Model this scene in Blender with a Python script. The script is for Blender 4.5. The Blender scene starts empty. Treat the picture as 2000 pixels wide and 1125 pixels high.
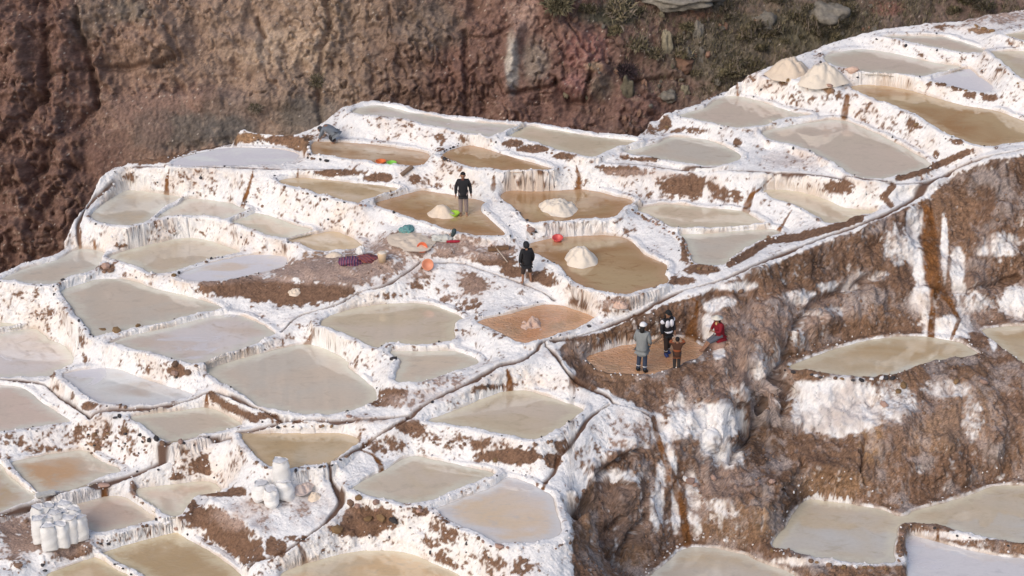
import bpy, math, random
import numpy as np
from mathutils import Vector, Matrix

# ------------------------------------------------------------------ camera, sky, sun
S = bpy.context.scene
C = S.collection
FPX = 4400.0                      # focal length in pixels of the 2000 px wide photograph
PITCH = math.radians(27.0)
HCAM = 37.8
SP, CP = math.sin(PITCH), math.cos(PITCH)
cam = bpy.data.cameras.new('camera'); cam_o = bpy.data.objects.new('camera', cam); C.objects.link(cam_o)
cam_o.location = (0, 0, HCAM); cam_o.rotation_euler = (math.radians(90) - PITCH, 0, 0)
cam.sensor_width = 36; cam.lens = 36 * FPX / 2000; cam.clip_end = 2000; cam.clip_start = 1
S.camera = cam_o
w = bpy.data.worlds.new("World"); S.world = w; w.use_nodes = True
nt = w.node_tree; bg = nt.nodes['Background']
sky = nt.nodes.new('ShaderNodeTexSky'); sky.sky_type = 'NISHITA'; sky.sun_disc = False
SUN_EL, SUN_AZ = math.radians(38), math.radians(215)     # azimuth clockwise from +Y: behind the camera, to its left
sky.sun_elevation = SUN_EL; sky.sun_rotation = SUN_AZ; sky.air_density = 1.0; sky.dust_density = 3.0; sky.ozone_density = 1.0
nt.links.new(sky.outputs[0], bg.inputs[0]); bg.inputs[1].default_value = 0.15
sl = bpy.data.lights.new('sun', 'SUN'); so = bpy.data.objects.new('sun', sl); C.objects.link(so)
sl.energy = 0.8; sl.angle = math.radians(45); sl.color = (1.0, 0.92, 0.84)
sd = Vector((math.sin(SUN_AZ) * math.cos(SUN_EL), math.cos(SUN_AZ) * math.cos(SUN_EL), math.sin(SUN_EL)))
so.rotation_euler = sd.to_track_quat('Z', 'Y').to_euler()
S.view_settings.view_transform = 'Standard'; S.view_settings.look = 'None'; S.view_settings.gamma = 1
S.view_settings.use_curve_mapping = False; S.view_settings.exposure = 0.12
S.render.engine = 'CYCLES'

rng = np.random.default_rng(7); random.seed(7)

# ------------------------------------------------------------------ helpers: a pixel of the photograph at a known height -> a place
def ray(px, py):
    u = (px - 1000.0) / FPX; v = (py - 562.5) / FPX
    return u, CP - v * SP, -SP - v * CP
def place(px, py, z):
    dx, dy, dz = ray(np.asarray(px, float), np.asarray(py, float)); t = (z - HCAM) / dz
    return dx * t, dy * t
def project(x, y, z):
    dep = y * CP - (z - HCAM) * SP
    up = y * SP + (z - HCAM) * CP
    return 1000 + FPX * x / dep, 562.5 - FPX * up / dep, dep

# value noise on numpy arrays
_L = np.random.default_rng(3).random((64, 64, 64)).astype(np.float32)
def vnoise(x, y, z):
    xi = np.floor(x).astype(np.int32); yi = np.floor(y).astype(np.int32); zi = np.floor(z).astype(np.int32)
    fx = (x - xi).astype(np.float32); fy = (y - yi).astype(np.float32); fz = (z - zi).astype(np.float32)
    fx = fx * fx * (3 - 2 * fx); fy = fy * fy * (3 - 2 * fy); fz = fz * fz * (3 - 2 * fz)
    x0 = xi & 63; x1 = (xi + 1) & 63; y0 = yi & 63; y1 = (yi + 1) & 63; z0 = zi & 63; z1 = (zi + 1) & 63
    def lx(yy, zz): a = _L[x0, yy, zz]; return a + (_L[x1, yy, zz] - a) * fx
    a = lx(y0, z0); a = a + (lx(y1, z0) - a) * fy
    b = lx(y0, z1); b = b + (lx(y1, z1) - b) * fy
    return (a + (b - a) * fz) * 2 - 1          # -1..1
def fbm(x, y, z, o=3, s=1.0, g=.5):
    r = 0; a = 1; t = 0
    for i in range(o):
        r = r + a * vnoise(x * s + 17.3 * i, y * s + 5.1 * i, z * s + 9.7 * i); t += a; a *= g; s *= 2.03
    return r / t
def sstep(a, b, x):
    t = np.clip((x - a) / (b - a), 0, 1); return t * t * (3 - 2 * t)
def smooth_poly(p, closed=True, n=4):
    p = np.array(p, float); m = len(p); out = []
    for i in range(m if closed else m - 1):
        if closed: a, b, c, d = p[(i - 1) % m], p[i], p[(i + 1) % m], p[(i + 2) % m]
        else: a, b, c, d = p[max(i - 1, 0)], p[i], p[i + 1], p[min(i + 2, m - 1)]
        for k in range(n):
            t = k / n
            out.append(.5 * (2 * b + (c - a) * t + (2 * a - 5 * b + 4 * c - d) * t * t + (3 * b - a - 3 * c + d) * t ** 3))
    if not closed: out.append(p[-1])
    return np.array(out)

# ------------------------------------------------------------------ the ponds: name, outline seen in the photograph, water height, colours, label
TAUPE = (.58, .515, .44); OLIVE = (.55, .475, .36); BROWN = (.36, .215, .105); ORANGE = (.56, .27, .12); PINK = (.60, .52, .455); SALT = (.74, .71, .72)
GREY = (.55, .52, .47); CREAM = (.64, .55, .44); GREYBL = (.66, .64, .65); OCHRE = (.46, .35, .21)
P = {}
def pond(k, z, c1, c2, crust, ripple, label, pts): P[k] = dict(z=z, c1=c1, c2=c2, crust=crust, ripple=ripple, label=label, px=pts)
pond('A1', 1.15, GREY, OLIVE, .1, 0, 'grey green pond in the far left corner under the tall white wall', [(176,421),(200,399),(240,373),(265,371),(320,380),(355,386),(322,405),(298,425),(288,432),(260,442),(238,443),(205,437),(187,431)])
pond('A2', 1.13, PINK, TAUPE, .3, 0, 'pinkish grey pond between the grey green corner pond and the beige one', [(370,388),(440,395),(470,405),(482,412),(440,430),(425,427),(390,423),(340,424),(305,428),(318,415),(345,400)])
pond('A3', 1.08, CREAM, PINK, .3, 0, 'narrow beige pond right of the pinkish pond below the long white wall', [(453,435),(484,422),(500,416),(530,422),(570,437),(612,450),(575,462),(548,466),(520,462),(490,447)])
pond('A4', 1.03, OCHRE, CREAM, .1, 0, 'small ochre triangular pond left of the drying plateau with textiles', [(562,471),(592,461),(625,455),(660,453),(700,472),(708,481),(690,487),(660,490),(640,492),(612,488),(580,477)])
pond('B', 2.05, OCHRE, CREAM, .1, 0, 'long muddy pond above the beige ponds with a stony brown bank behind it', [(542,355),(570,347),(612,348),(675,355),(775,367),(767,375),(737,383),(710,392),(695,399),(650,386),(600,372),(570,365)])
pond('D', 1.88, BROWN, OCHRE, .05, .5, 'brown pond in which the man in a black jacket stands by a salt heap', [(733,398),(760,388),(812,374),(832,372),(890,382),(947,394),(941,412),(987,456),(962,461),(945,462),(900,457),(862,446),(812,430),(762,413)])
pond('E', 2.05, BROWN, OCHRE, .05, .3, 'brown pond with a flat pale salt heap right of the man in a black jacket', [(977,382),(997,372),(1050,373),(1120,370),(1145,370),(1200,382),(1237,395),(1215,410),(1207,420),(1190,427),(1125,431),(1050,437),(1032,435),(1022,425),(1005,407),(985,392)])
pond('M', 1.57, BROWN, OCHRE, .05, .3, 'large brown pond with a pointed cream salt heap and red basin', [(1035,475),(1075,466),(1105,462),(1175,459),(1212,462),(1237,475),(1257,495),(1275,505),(1300,515),(1305,522),(1300,535),(1306,548),(1287,560),(1262,565),(1237,574),(1212,576),(1175,572),(1140,562),(1112,542),(1092,522),(1055,502),(1042,495),(1034,484)])
pond('PR', .8, ORANGE, BROWN, .05, 1.3, 'rippled orange brown pond with a small crumbly salt heap beside the path', [(932,629),(975,617),(1000,612),(1050,597),(1085,595),(1125,605),(1162,620),(1150,630),(1125,642),(1087,655),(1050,669),(1020,671),(1000,665),(987,657),(962,644)])
pond('J1', 1.85, OLIVE, CREAM, .1, 0, 'olive pond with a stony left rim under the blotched brown wall', [(1240,409),(1262,404),(1310,399),(1375,405),(1445,412),(1465,420),(1490,435),(1488,439),(1450,442),(1400,446),(1350,447),(1317,447),(1287,430),(1250,415)])
pond('K1', 1.75, TAUPE, GREY, .15, 0, 'grey pond between the olive pond and the main path', [(1327,457),(1375,456),(1425,452),(1497,447),(1518,450),(1525,456),(1490,470),(1462,482),(1425,507),(1422,515),(1402,519),(1360,515),(1350,507),(1342,482),(1335,467)])
pond('L1', 2.25, OLIVE, CREAM, .1, 0, 'slender olive beige pond tapering beside the main path below a white wall', [(1492,372),(1525,370),(1575,377),(1620,392),(1650,405),(1712,414),(1675,424),(1650,435),(1635,436),(1612,437),(1600,427),(1550,402),(1500,384)])
pond('I1', 2.93, TAUPE, GREY, .1, 0, 'grey eye shaped pond above the blotched brown wall', [(1215,297),(1253,288),(1282,280),(1307,269),(1350,269),(1387,275),(1425,290),(1447,307),(1425,322),(1387,326),(1337,322),(1287,312),(1232,305)])
pond('O1', 3.3, TAUPE, PINK, .1, 0, 'grey pond below the two big cream salt cones at the hillside edge', [(1325,226),(1375,210),(1405,192),(1432,187),(1462,192),(1500,203),(1550,219),(1585,226),(1537,232),(1500,243),(1475,248),(1450,252),(1412,247),(1362,237)])
pond('N1', 3.2, PINK, TAUPE, .1, 0, 'large pinkish grey pond on the upper right mirroring the white wall behind', [(1490,257),(1540,246),(1612,235),(1650,236),(1687,250),(1737,272),(1782,297),(1817,320),(1800,334),(1755,345),(1725,351),(1695,351),(1670,346),(1640,327),(1600,305),(1550,285),(1500,272)])
pond('P1', 3.95, OCHRE, BROWN, .1, .2, 'long ochre pond running out of the right side above the path', [(1660,172),(1675,166),(1725,167),(1775,175),(1825,190),(1887,207),(1950,217),(2005,238),(2060,255),(2075,272),(2005,281),(1962,282),(1935,287),(1910,285),(1862,270),(1825,247),(1775,220),(1737,204),(1700,192),(1675,182)])
pond('Q1', 4.4, PINK, TAUPE, .2, .2, 'pinkish grey pond right behind the two big cream salt cones', [(1610,110),(1650,100),(1692,96),(1750,105),(1812,120),(1875,130),(1850,140),(1800,151),(1775,150),(1725,145),(1675,141),(1650,135),(1620,127)])
pond('R1', 4.75, PINK, CREAM, .1, 0, 'thin beige pond uppermost of the terraces, above the pond behind the cones', [(1722,72),(1750,70),(1837,71),(1875,80),(1922,99),(1895,106),(1850,99),(1787,86),(1750,77)])
pond('S1', 4.35, SALT, SALT, .9, 0, 'small dry pan with a bluish white salt floor near the upper right', [(1820,155),(1850,145),(1890,134),(1910,147),(1940,172),(1922,180),(1875,172),(1837,162)])
pond('T1', 4.95, OLIVE, TAUPE, .1, 0, 'olive grey pond cut by the right side of the picture near the top', [(1937,102),(2005,100),(2050,102),(2060,160),(2003,158),(1975,137),(1950,115)])
pond('U1', 5.2, OLIVE, CREAM, .1, 0, 'sliver of a pond at the far top right corner below the bare pink ground', [(1955,69),(2005,62),(2040,62),(2040,84),(1998,82),(1978,76)])
pond('T', 3.15, TAUPE, GREYBL, .35, 0, 'long grey pond along the ravine edge at the back of the terraces', [(687,221),(700,211),(725,206),(750,207),(800,219),(875,232),(907,236),(985,243),(1012,247),(988,256),(955,268),(925,262),(875,254),(800,237),(725,227)])
pond('H1', 3.04, OLIVE, CREAM, .05, 0, 'long olive pond on the ravine edge right of the grey one', [(992,266),(1030,247),(1075,252),(1150,265),(1243,276),(1220,285),(1190,293),(1162,307),(1140,307),(1112,300),(1062,285),(1025,274),(1000,270)])
pond('G', 2.79, BROWN, OCHRE, .05, 0, 'narrow brown pond above the pale salt heap pond, below the ravine edge ponds', [(862,302),(905,285),(937,287),(1000,307),(1050,320),(1078,330),(1050,334),(1000,335),(962,332),(912,325),(870,310)])
pond('F', 2.5, BROWN, CREAM, .05, .2, 'brown pond where a person bends over, with an orange and a green basin', [(611,277),(640,277),(695,279),(750,285),(835,300),(832,320),(812,325),(750,324),(725,318),(675,311),(620,305),(609,298)])
pond('DRY1', 2.24, SALT, SALT, .95, 0, 'dry white salt pan at the back left beside a brown earth mound', [(342,322),(360,306),(400,297),(450,288),(530,290),(582,300),(566,318),(480,323)])
pond('J', .38, TAUPE, OLIVE, .1, 0, 'taupe eye shaped pond under the curved white wall on the left', [(213,501),(275,481),(350,465),(387,465),(425,475),(470,493),(425,508),(350,529),(325,537),(300,535),(250,517),(220,507)])
pond('K', .3, GREY, TAUPE, .3, 0, 'grey pond at the left ravine edge beside the tall red cliff', [(5,543),(50,525),(112,507),(150,487),(200,490),(204,500),(192,520),(175,530),(137,543),(105,555),(62,555),(12,548)])
pond('DRY2', .55, SALT, PINK, .9, 0, 'bluish white dry pan left of the drying plateau', [(352,543),(362,531),(400,517),(462,502),(520,497),(562,503),(550,522),(505,533),(450,545),(400,550)])
pond('L', .1, TAUPE, GREY, .1, 0, 'large grey green pond with four brown stones along its front rim', [(120,567),(162,553),(200,545),(250,546),(300,562),(375,580),(435,601),(400,611),(325,630),(262,642),(190,657),(175,645),(155,622),(132,590)])
pond('N', .02, PINK, GREYBL, .5, 0, 'pinkish pond with a white salt film in front of the four brown stones', [(214,670),(252,656),(327,639),(402,620),(427,615),(462,615),(500,627),(537,650),(532,657),(500,672),(425,698),(387,712),(350,707),(300,692),(250,680),(225,672)])
pond('Q0', -1.1, CREAM, OLIVE, .1, 0, 'tiny cream pond wedge at the left side below the high white wall', [(-40,624),(-5,628),(37,634),(28,638),(10,641),(-40,643)])
pond('Q', -1.2, PINK, GREYBL, .4, 0, 'pale pinkish pond at the left side below the high white wall', [(-45,662),(-5,652),(62,642),(85,652),(95,662),(120,672),(140,690),(150,710),(120,722),(100,735),(75,738),(25,738),(-5,737),(-45,735)])
pond('R', -.62, SALT, BROWN, .6, 0, 'pond mostly crusted white with a brown puddle in its left corner', [(122,732),(162,722),(212,719),(250,727),(300,745),(362,765),(375,772),(350,782),(300,791),(250,792),(200,790),(185,785),(162,770),(135,747)])
pond('S', -1.25, (.64, .53, .48), PINK, .3, 0, 'rosy grey pond at the left side in front of a curved dark channel', [(-45,752),(-5,752),(32,755),(57,765),(87,790),(112,805),(140,822),(112,830),(50,837),(-5,846),(-45,850)])
pond('W', -.76, (.58, .51, .42), TAUPE, .1, 0, 'small taupe pond in front of the crusted white one, above the pebbly wall', [(255,814),(325,805),(387,796),(412,797),(437,807),(475,830),(437,842),(375,857),(325,862),(312,857),(287,837)])
pond('O', -.22, TAUPE, GREY, .15, 0, 'biggest grey pond at the left centre below the white wall with an orange streak', [(402,722),(425,714),(462,702),(500,692),(550,680),(595,672),(637,682),(682,707),(684,720),(715,745),(737,765),(732,785),(700,800),(650,810),(600,812),(550,805),(500,792),(450,757),(412,735)])
pond('Y2', .33, TAUPE, CREAM, .1, 0, 'small grey beige pond with a dark stone on its left rim beside the path', [(765,685),(825,685),(887,686),(935,707),(900,722),(862,735),(825,746),(787,750),(772,745),(772,730),(782,707),(767,695)])
pond('PG', .45, OLIVE, TAUPE, .1, 0, 'large olive beige pond in the centre below the drying plateau', [(627,627),(650,615),(700,600),(775,592),(837,594),(875,607),(905,622),(890,632),(887,665),(850,672),(812,675),(765,671),(737,681),(712,670),(675,655),(650,645),(627,637)])
pond('PC', -.15, OLIVE, TAUPE, .1, 0, 'olive pond left of the visitors with a dark brown stain on its back wall', [(838,820),(875,807),(937,780),(975,767),(1012,762),(1037,765),(1100,785),(1140,800),(1125,815),(1100,832),(1082,845),(1062,855),(1037,859),(1000,853),(925,838),(875,830),(842,825)])
pond('PW', .15, ORANGE, BROWN, .0, 1.6, 'rippled orange pond in which the three visitors stand', [(1142,697),(1162,690),(1212,675),(1237,671),(1287,662),(1337,660),(1360,668),(1375,680),(1374,692),(1362,702),(1325,717),(1292,729),(1250,734),(1200,731),(1170,725),(1150,710)])
pond('V1', -.8, OLIVE, OCHRE, .0, 0, 'olive pond under the tall brown slope, held by a sheer white wall', [(1542,715),(1575,702),(1600,692),(1650,675),(1725,660),(1800,657),(1850,664),(1882,672),(1912,694),(1875,700),(1837,705),(1800,712),(1750,732),(1712,737),(1650,736),(1600,730),(1550,722)])
pond('W1', -.75, OLIVE, OCHRE, .0, 0, 'olive pond cut by the right side, beside the forked brown water stain', [(1918,645),(1962,637),(2005,636),(2060,640),(2060,725),(2003,712),(1975,695),(1945,670)])
pond('X1', -3.7, OLIVE, GREY, .15, 0, 'wide grey olive pond at the lower right foot of the rocky bluff', [(1508,1065),(1537,1024),(1570,977),(1625,980),(1687,988),(1725,996),(1750,1006),(1770,1006),(1787,996),(1850,981),(1900,964),(1937,950),(2005,947),(2090,950),(2090,1068),(2005,1062),(1925,1052),(1850,1032),(1820,1027),(1775,1022),(1757,1030),(1750,1056),(1746,1080),(1748,1100),(1700,1104),(1650,1100),(1600,1092),(1550,1080)])
pond('Y1', -4.0, GREYBL, GREYBL, .4, 0, 'pale blue grey pond in the bottom right corner', [(1772,1049),(1800,1050),(1832,1058),(1862,1066),(1900,1076),(1950,1085),(2005,1091),(2080,1100),(2080,1190),(1800,1190),(1775,1130),(1772,1090)])
pond('ZZ', -4.1, GREY, OLIVE, .1, 0, 'greenish grey pond at the bottom beneath the dark brown bluff', [(1268,1126),(1300,1099),(1332,1074),(1367,1069),(1412,1074),(1462,1086),(1500,1104),(1540,1116),(1560,1140),(1500,1190),(1280,1190),(1255,1145)])
pond('Z1', -.95, TAUPE, OLIVE, .15, 0, 'taupe pond with a brown inflow stain at its left back corner', [(684,954),(712,936),(750,919),(800,891),(850,898),(912,911),(967,926),(937,941),(900,954),(850,974),(812,986),(787,984),(737,973),(695,961)])
pond('Z2', -1.05, GREYBL, (.70, .56, .42), .35, 0, 'milky white and peach pond with a broad white rim above the bottom wall', [(850,994),(900,974),(962,949),(992,933),(1025,941),(1057,956),(1077,971),(1087,999),(1096,1024),(1095,1041),(1075,1054),(1037,1061),(1000,1064),(970,1061),(925,1039),(875,1016),(857,1001)])
pond('AA', -2.35, OLIVE, (.62, .47, .30), .1, .2, 'round olive pond cut by the bottom of the picture at the centre', [(550,1121),(570,1110),(612,1096),(675,1080),(725,1075),(770,1075),(812,1085),(862,1106),(900,1124),(940,1150),(900,1190),(560,1190),(530,1150)])  # peach second colour paints a reflection into the water
pond('X', -.62, OCHRE, OLIVE, .0, 0, 'ochre lens shaped pond behind the four white sacks', [(472,849),(500,846),(600,845),(667,846),(697,855),(700,865),(680,880),(660,892),(640,905),(600,911),(567,918),(525,912),(500,892),(480,870)])
pond('U', -1.8, TAUPE, (.55, .37, .23), .15, 0, 'taupe and rust pond beneath the pebbly wall at the lower left', [(22,901),(75,891),(160,880),(182,891),(212,906),(237,921),(200,931),(162,949),(125,959),(85,966),(75,961),(50,936),(27,916)])
pond('V', -1.86, PINK, OCHRE, .2, 0, 'pink brown pond at the left side separated by a thin white ridge', [(-45,900),(-5,905),(7,909),(20,929),(42,949),(72,970),(50,984),(-5,1004),(-45,1015)])
pond('CC', -2.05, (.62, .50, .40), TAUPE, .1, 0, 'small pinkish beige pond left of the brown earth block', [(265,955),(287,950),(350,944),(410,940),(435,961),(387,969),(372,984),(352,1006),(325,1006),(300,991),(270,971)])
pond('EE', -2.2, (.60, .47, .385), PINK, .2, 0, 'pinkish pond right behind the block of white sacks', [(112,995),(175,978),(212,969),(245,971),(275,989),(307,1014),(275,1024),(237,1034),(200,1041),(175,1036),(150,1025),(120,1008)])
pond('DD', -2.6, (.58, .46, .315), OCHRE, .05, .4, 'ochre pond at the bottom left beneath the brown earth block', [(198,1081),(227,1070),(275,1056),(325,1043),(347,1041),(362,1051),(400,1069),(437,1094),(472,1124),(480,1150),(340,1160),(282,1124),(250,1109),(220,1094)])
pond('FF', -2.65, (.58, .46, .315), OCHRE, .05, .2, 'ochre pond in the bottom left corner across a thin white ridge', [(92,1122),(125,1109),(175,1090),(190,1089),(213,1101),(235,1114),(262,1128),(300,1160),(60,1160)])
for k, p in P.items():
    sp = smooth_poly(p['px']); x, y = place(sp[:, 0], sp[:, 1], p['z']); p['w'] = np.stack([x, y], 1)

# ------------------------------------------------------------------ crests, paths and channels: (px, py, height) polylines, half width of the flat top
LN = [
 ('C', .34, [(2090,265,4.3),(2000,291,4.1),(1925,307,3.85),(1875,325,3.45),(1850,340,3.15),(1795,380,2.75),(1750,407,2.6),(1675,440,2.4),(1612,462,2.2),(1550,487,2.05),(1500,506,1.95),(1475,517,1.9),(1412,545,1.7),(1337,566,1.5),(1287,587,1.28),(1250,610,1.1),(1200,630,.94),(1150,650,.82),(1080,667,.78),(1062,672,.77),(1025,700,.68),(1000,708,.64),(975,714,.62),(925,742,.45),(875,765,.28),(825,792,.1),(800,812,-.02)]),
 ('O', .16, [(800,812,-.08),(750,816,-.14),(675,820,-.18),(612,820,-.2),(560,818,-.2),(500,797,-.18),(462,780,-.2),(425,767,-.3),(400,767,-.35),(370,780,-.5),(300,797,-.6),(200,802,-.6),(175,815,-.75)]),
 ('QS', .1, [(-60,735,-1.05),(0,738,-1.05),(57,742,-1.05),(87,752,-1.05),(112,772,-1.0),(150,797,-.9),(175,815,-.75)]),
 ('CL', .2, [(560,822,-.3),(500,836,-.45),(462,852,-.72),(412,865,-.95),(350,885,-1.2),(312,905,-1.4),(262,925,-1.6),(212,940,-1.75),(150,955,-1.8),(100,977,-1.9),(0,1016,-2.0),(-70,1045,-2.1)]),
 ('ZS', .2, [(800,815,-.05),(757,837,-.2),(725,860,-.5),(705,877,-.65),(675,902,-.8),(647,920,-.95),(644,928,-1.0),(655,951,-1.05),(667,975,-1.15),(655,996,-1.25),(635,1019,-1.35),(600,1046,-1.55),(550,1079,-1.8),(500,1095,-2.0),(484,1106,-2.1)]),
 ('WR', .13, [(1062,672,.76),(1087,695,.7),(1107,725,.5),(1137,750,.25),(1185,772,.02),(1200,787,-.05),(1237,797,-.15),(1270,810,-.4),(1280,840,-1.0)]),
 ('W2', .13, [(1190,789,-.05),(1150,815,-.1),(1135,837,-.2),(1107,875,-.45),(1092,889,-.55),(1082,921,-.85),(1065,940,-.93)]),
 ('J1p', .2, [(1165,316,2.9),(1250,322,2.9),(1337,332,2.87),(1400,332,2.88),(1480,335,2.92),(1560,338,2.95),(1640,348,3.08),(1700,358,3.14),(1790,357,3.14),(1840,345,3.18)]),
 ('Ap', .16, [(205,335,2.05),(240,325,2.12),(300,325,2.15),(400,329,2.2),(500,329,2.25),(590,330,2.35),(660,330,2.4)]),
 ('Al', .1, [(237,330,2.1),(220,347,1.9),(200,372,1.6),(175,395,1.35),(155,430,1.15),(152,447,.95),(154,478,.5)]),
 ('P1l', .16, [(1082,585,.92),(1050,565,1.1),(1000,547,1.15),(937,525,1.25),(900,514,1.3),(850,513,1.35),(820,512,1.35)]),
 ('LEDGE', .14, [(1352,948,-2.5),(1400,966,-2.55),(1450,978,-2.58),(1497,986,-2.6),(1525,945,-2.55),(1562,902,-2.45),(1620,912,-2.48),(1682,918,-2.5)]),
 ('P2l', .16, [(820,512,1.35),(782,540,1.12),(750,557,1.0),(700,572,.85),(662,592,.7),(612,607,.5),(582,617,.38),(550,647,.15)]),
]
# parallel trodden shoulder below the main path, and free ground points (px, py, z, radius)
PT = [(800,465,1.75,.5),(870,475,1.72,.5),(935,485,1.65,.4),(765,440,1.6,.2),(700,520,1.32,.5),(760,500,1.5,.4),(620,522,1.15,.3),(570,535,.98,.2),(680,545,1.15,.3),(900,500,1.5,.3),(990,505,1.5,.3),(1030,553,1.2,.2),
 (540,600,.25,.2),(440,572,.3,.1),
 (450,990,-1.35,.3),(540,985,-1.35,.4),(600,960,-1.3,.3),(600,1020,-1.42,.25),(500,1025,-1.42,.3),(420,975,-1.4,.2),(560,935,-1.15,.15),(440,958,-1.4,.15),(540,950,-1.3,.2),
 (50,1050,-2.2,.5),(120,1050,-2.2,.5),(20,1090,-2.25,.4),(100,1085,-2.25,.3),(0,1115,-2.4,.4),(170,1062,-2.2,.2),(-50,1080,-2.2,.5),
 (300,312,2.25,.2),(480,264,2.85,.3),(600,268,2.75,.2),(560,285,2.5,.15),(600,310,2.45,.12),
 (1500,150,4.15,.3),(1560,152,4.3,.4),(1620,158,4.3,.3),(1450,165,3.95,.2),(1430,178,3.7,.1),(1950,40,5.2,.5),(2000,32,5.25,.5),(1890,50,5.1,.2),(1980,50,5.2,.2),(1600,105,4.4,.2),(1550,125,4.3,.2),
 (1285,238,3.25,.2),(1260,262,3.1,.12),(1560,305,3.0,.4),(1610,326,3.02,.2),(1500,292,2.98,.2),
 # slope, spur, ledges and bluff right of the path
 (1340,612,1.1,.1),(1375,640,.7,.15),(1400,700,.35,.12),(1430,640,.75,.2),(1450,575,1.25,.2),(1500,590,1.0,.3),(1500,650,.5,.3),(1480,700,.1,.3),(1440,740,-.25,.3),(1380,745,-.05,.15),(1320,760,.0,.2),(1250,765,.0,.2),
 (1340,800,-.55,.3),(1420,790,-.6,.2),(1500,745,-.6,.2),(1530,720,-.9,.1),(1480,800,-1.7,.2),(1440,850,-2.1,.2),(1520,790,-1.9,.15),(1380,850,-1.35,.25),(1350,900,-1.7,.2),(1400,905,-2.25,.2),(1410,935,-2.45,.2),(1470,955,-2.5,.3),(1520,915,-2.45,.25),(1500,880,-2.4,.25),(1400,1064,-4.02,.12),(1350,1064,-4.0,.1),(1450,1076,-4.05,.1),(1498,1088,-4.05,.08),(1560,870,-2.35,.3),(1640,870,-2.35,.2),
 (1600,860,-2.3,.2),(1720,870,-2.1,.2),(1760,800,-1.35,.25),(1850,770,-1.15,.3),(1940,760,-1.1,.3),(1700,800,-1.7,.12),(1850,850,-1.9,.3),(1950,850,-1.8,.3),(1780,900,-2.5,.3),(1900,920,-2.7,.25),(1990,910,-2.7,.25),(1770,985,-3.45,.1),
 (1700,480,1.6,.3),(1600,520,1.35,.3),(1700,560,.7,.3),(1600,600,.5,.3),(1600,660,-.3,.2),(1700,620,-.1,.2),(1800,470,1.5,.3),(1810,560,.5,.3),(1820,620,-.25,.2),(1900,450,1.9,.3),(1900,540,.7,.3),(1890,620,-.45,.15),(1960,400,2.6,.3),(1980,480,1.4,.3),(1980,560,.2,.3),(1950,615,-.5,.2),(2050,400,2.6,.4),(2050,560,.2,.4),(1550,560,1.15,.3),(1550,640,.3,.2),(1550,690,-.45,.15),
 (1230,850,-.55,.25),(1190,880,-.8,.2),(1150,900,-.85,.2),(1260,900,-1.35,.15),(1120,960,-1.0,.15),(1140,1010,-1.5,.2),(1200,960,-1.9,.3),(1260,980,-2.4,.2),(1180,1060,-3.1,.3),(1260,1060,-3.5,.2),(1130,1090,-3.3,.2),(1110,1060,-1.6,.08),(1200,1120,-4.0,.3),(1330,1040,-3.7,.15),(1090,1110,-2.8,.2),(1000,1110,-2.1,.2),(960,1120,-2.3,.2),
 (1320,870,-1.2,.15),(1330,930,-2.1,.1),
 (720,1015,-1.5,.3),(690,1035,-1.7,.2),(640,1050,-1.75,.1),(640,1090,-2.1,.12),(820,1040,-1.6,.2),(745,870,-.65,.2),(800,840,-.35,.15),
 (1690,1115,-4.05,.1),(1620,1115,-4.05,.1),(1560,1108,-3.95,.1)]

# ------------------------------------------------------------------ the height field
NX, NY = 1180, 1000
AA_ = np.linspace(-.295, .295, NX); YY_ = np.linspace(56.5, 96.5, NY)
A2, Y2 = np.meshgrid(AA_, YY_)                    # rows = y
X2 = A2 * Y2
BIG = 99.0
D = {}
near = np.full((NY, NX), BIG); nearz = np.zeros((NY, NX)); nearid = np.full((NY, NX), -1)
keys = list(P)
maxz = np.full((NY, NX), -BIG)
da = AA_[1] - AA_[0]; dy_ = YY_[1] - YY_[0]
def window(x, y, r):
    a = x / y
    i0 = int((a.min() - r / y.min() - AA_[0]) / da); i1 = int((a.max() + r / y.min() - AA_[0]) / da) + 2
    j0 = int((y.min() - r - YY_[0]) / dy_); j1 = int((y.max() + r - YY_[0]) / dy_) + 2
    return slice(max(j0, 0), max(min(j1, NY), 0)), slice(max(i0, 0), max(min(i1, NX), 0))
def polydist(X, Y, w, closed=True):
    d = np.full(X.shape, 1e9); ins = np.zeros(X.shape, bool); n = len(w); tt = np.zeros(X.shape)
    for i in range(n if closed else n - 1):
        ax, ay = w[i]; bx, by = w[(i + 1) % n]
        ex, ey = bx - ax, by - ay; L = ex * ex + ey * ey + 1e-12
        t = np.clip(((X - ax) * ex + (Y - ay) * ey) / L, 0, 1)
        dd = (X - ax - t * ex) ** 2 + (Y - ay - t * ey) ** 2
        m = dd < d; d[m] = dd[m]
        if not closed: tt[m] = (i + t)[m]
        elif abs(by - ay) > 1e-12:
            c = ((ay > Y) != (by > Y)) & (X < (bx - ax) * (Y - ay) / (by - ay) + ax); ins ^= c
    return np.sqrt(d), (ins if closed else tt)
wob = fbm(X2, Y2, 0 * X2, 2, 1.6) * .05 + vnoise(X2 * 6, Y2 * 6, 0 * X2) * .022
R_ = 1.3
for k, p in P.items():
    sl_ = window(p['w'][:, 0], p['w'][:, 1], R_)
    d, ins = polydist(X2[sl_], Y2[sl_], p['w'])
    d = np.where(ins, -d, d) + wob[sl_]
    D[k] = (sl_, d)
    m = d < near[sl_]; near[sl_][m] = d[m]; nearz[sl_][m] = p['z']; nearid[sl_][m] = keys.index(k)
    mm = d < .9; q = maxz[sl_]; q[mm] = np.maximum(q[mm], p['z'])
WAT = {k: (D[k][0], D[k][1].copy(), X2[D[k][0]].copy(), Y2[D[k][0]].copy()) for k in P}
LD = {}
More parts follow.
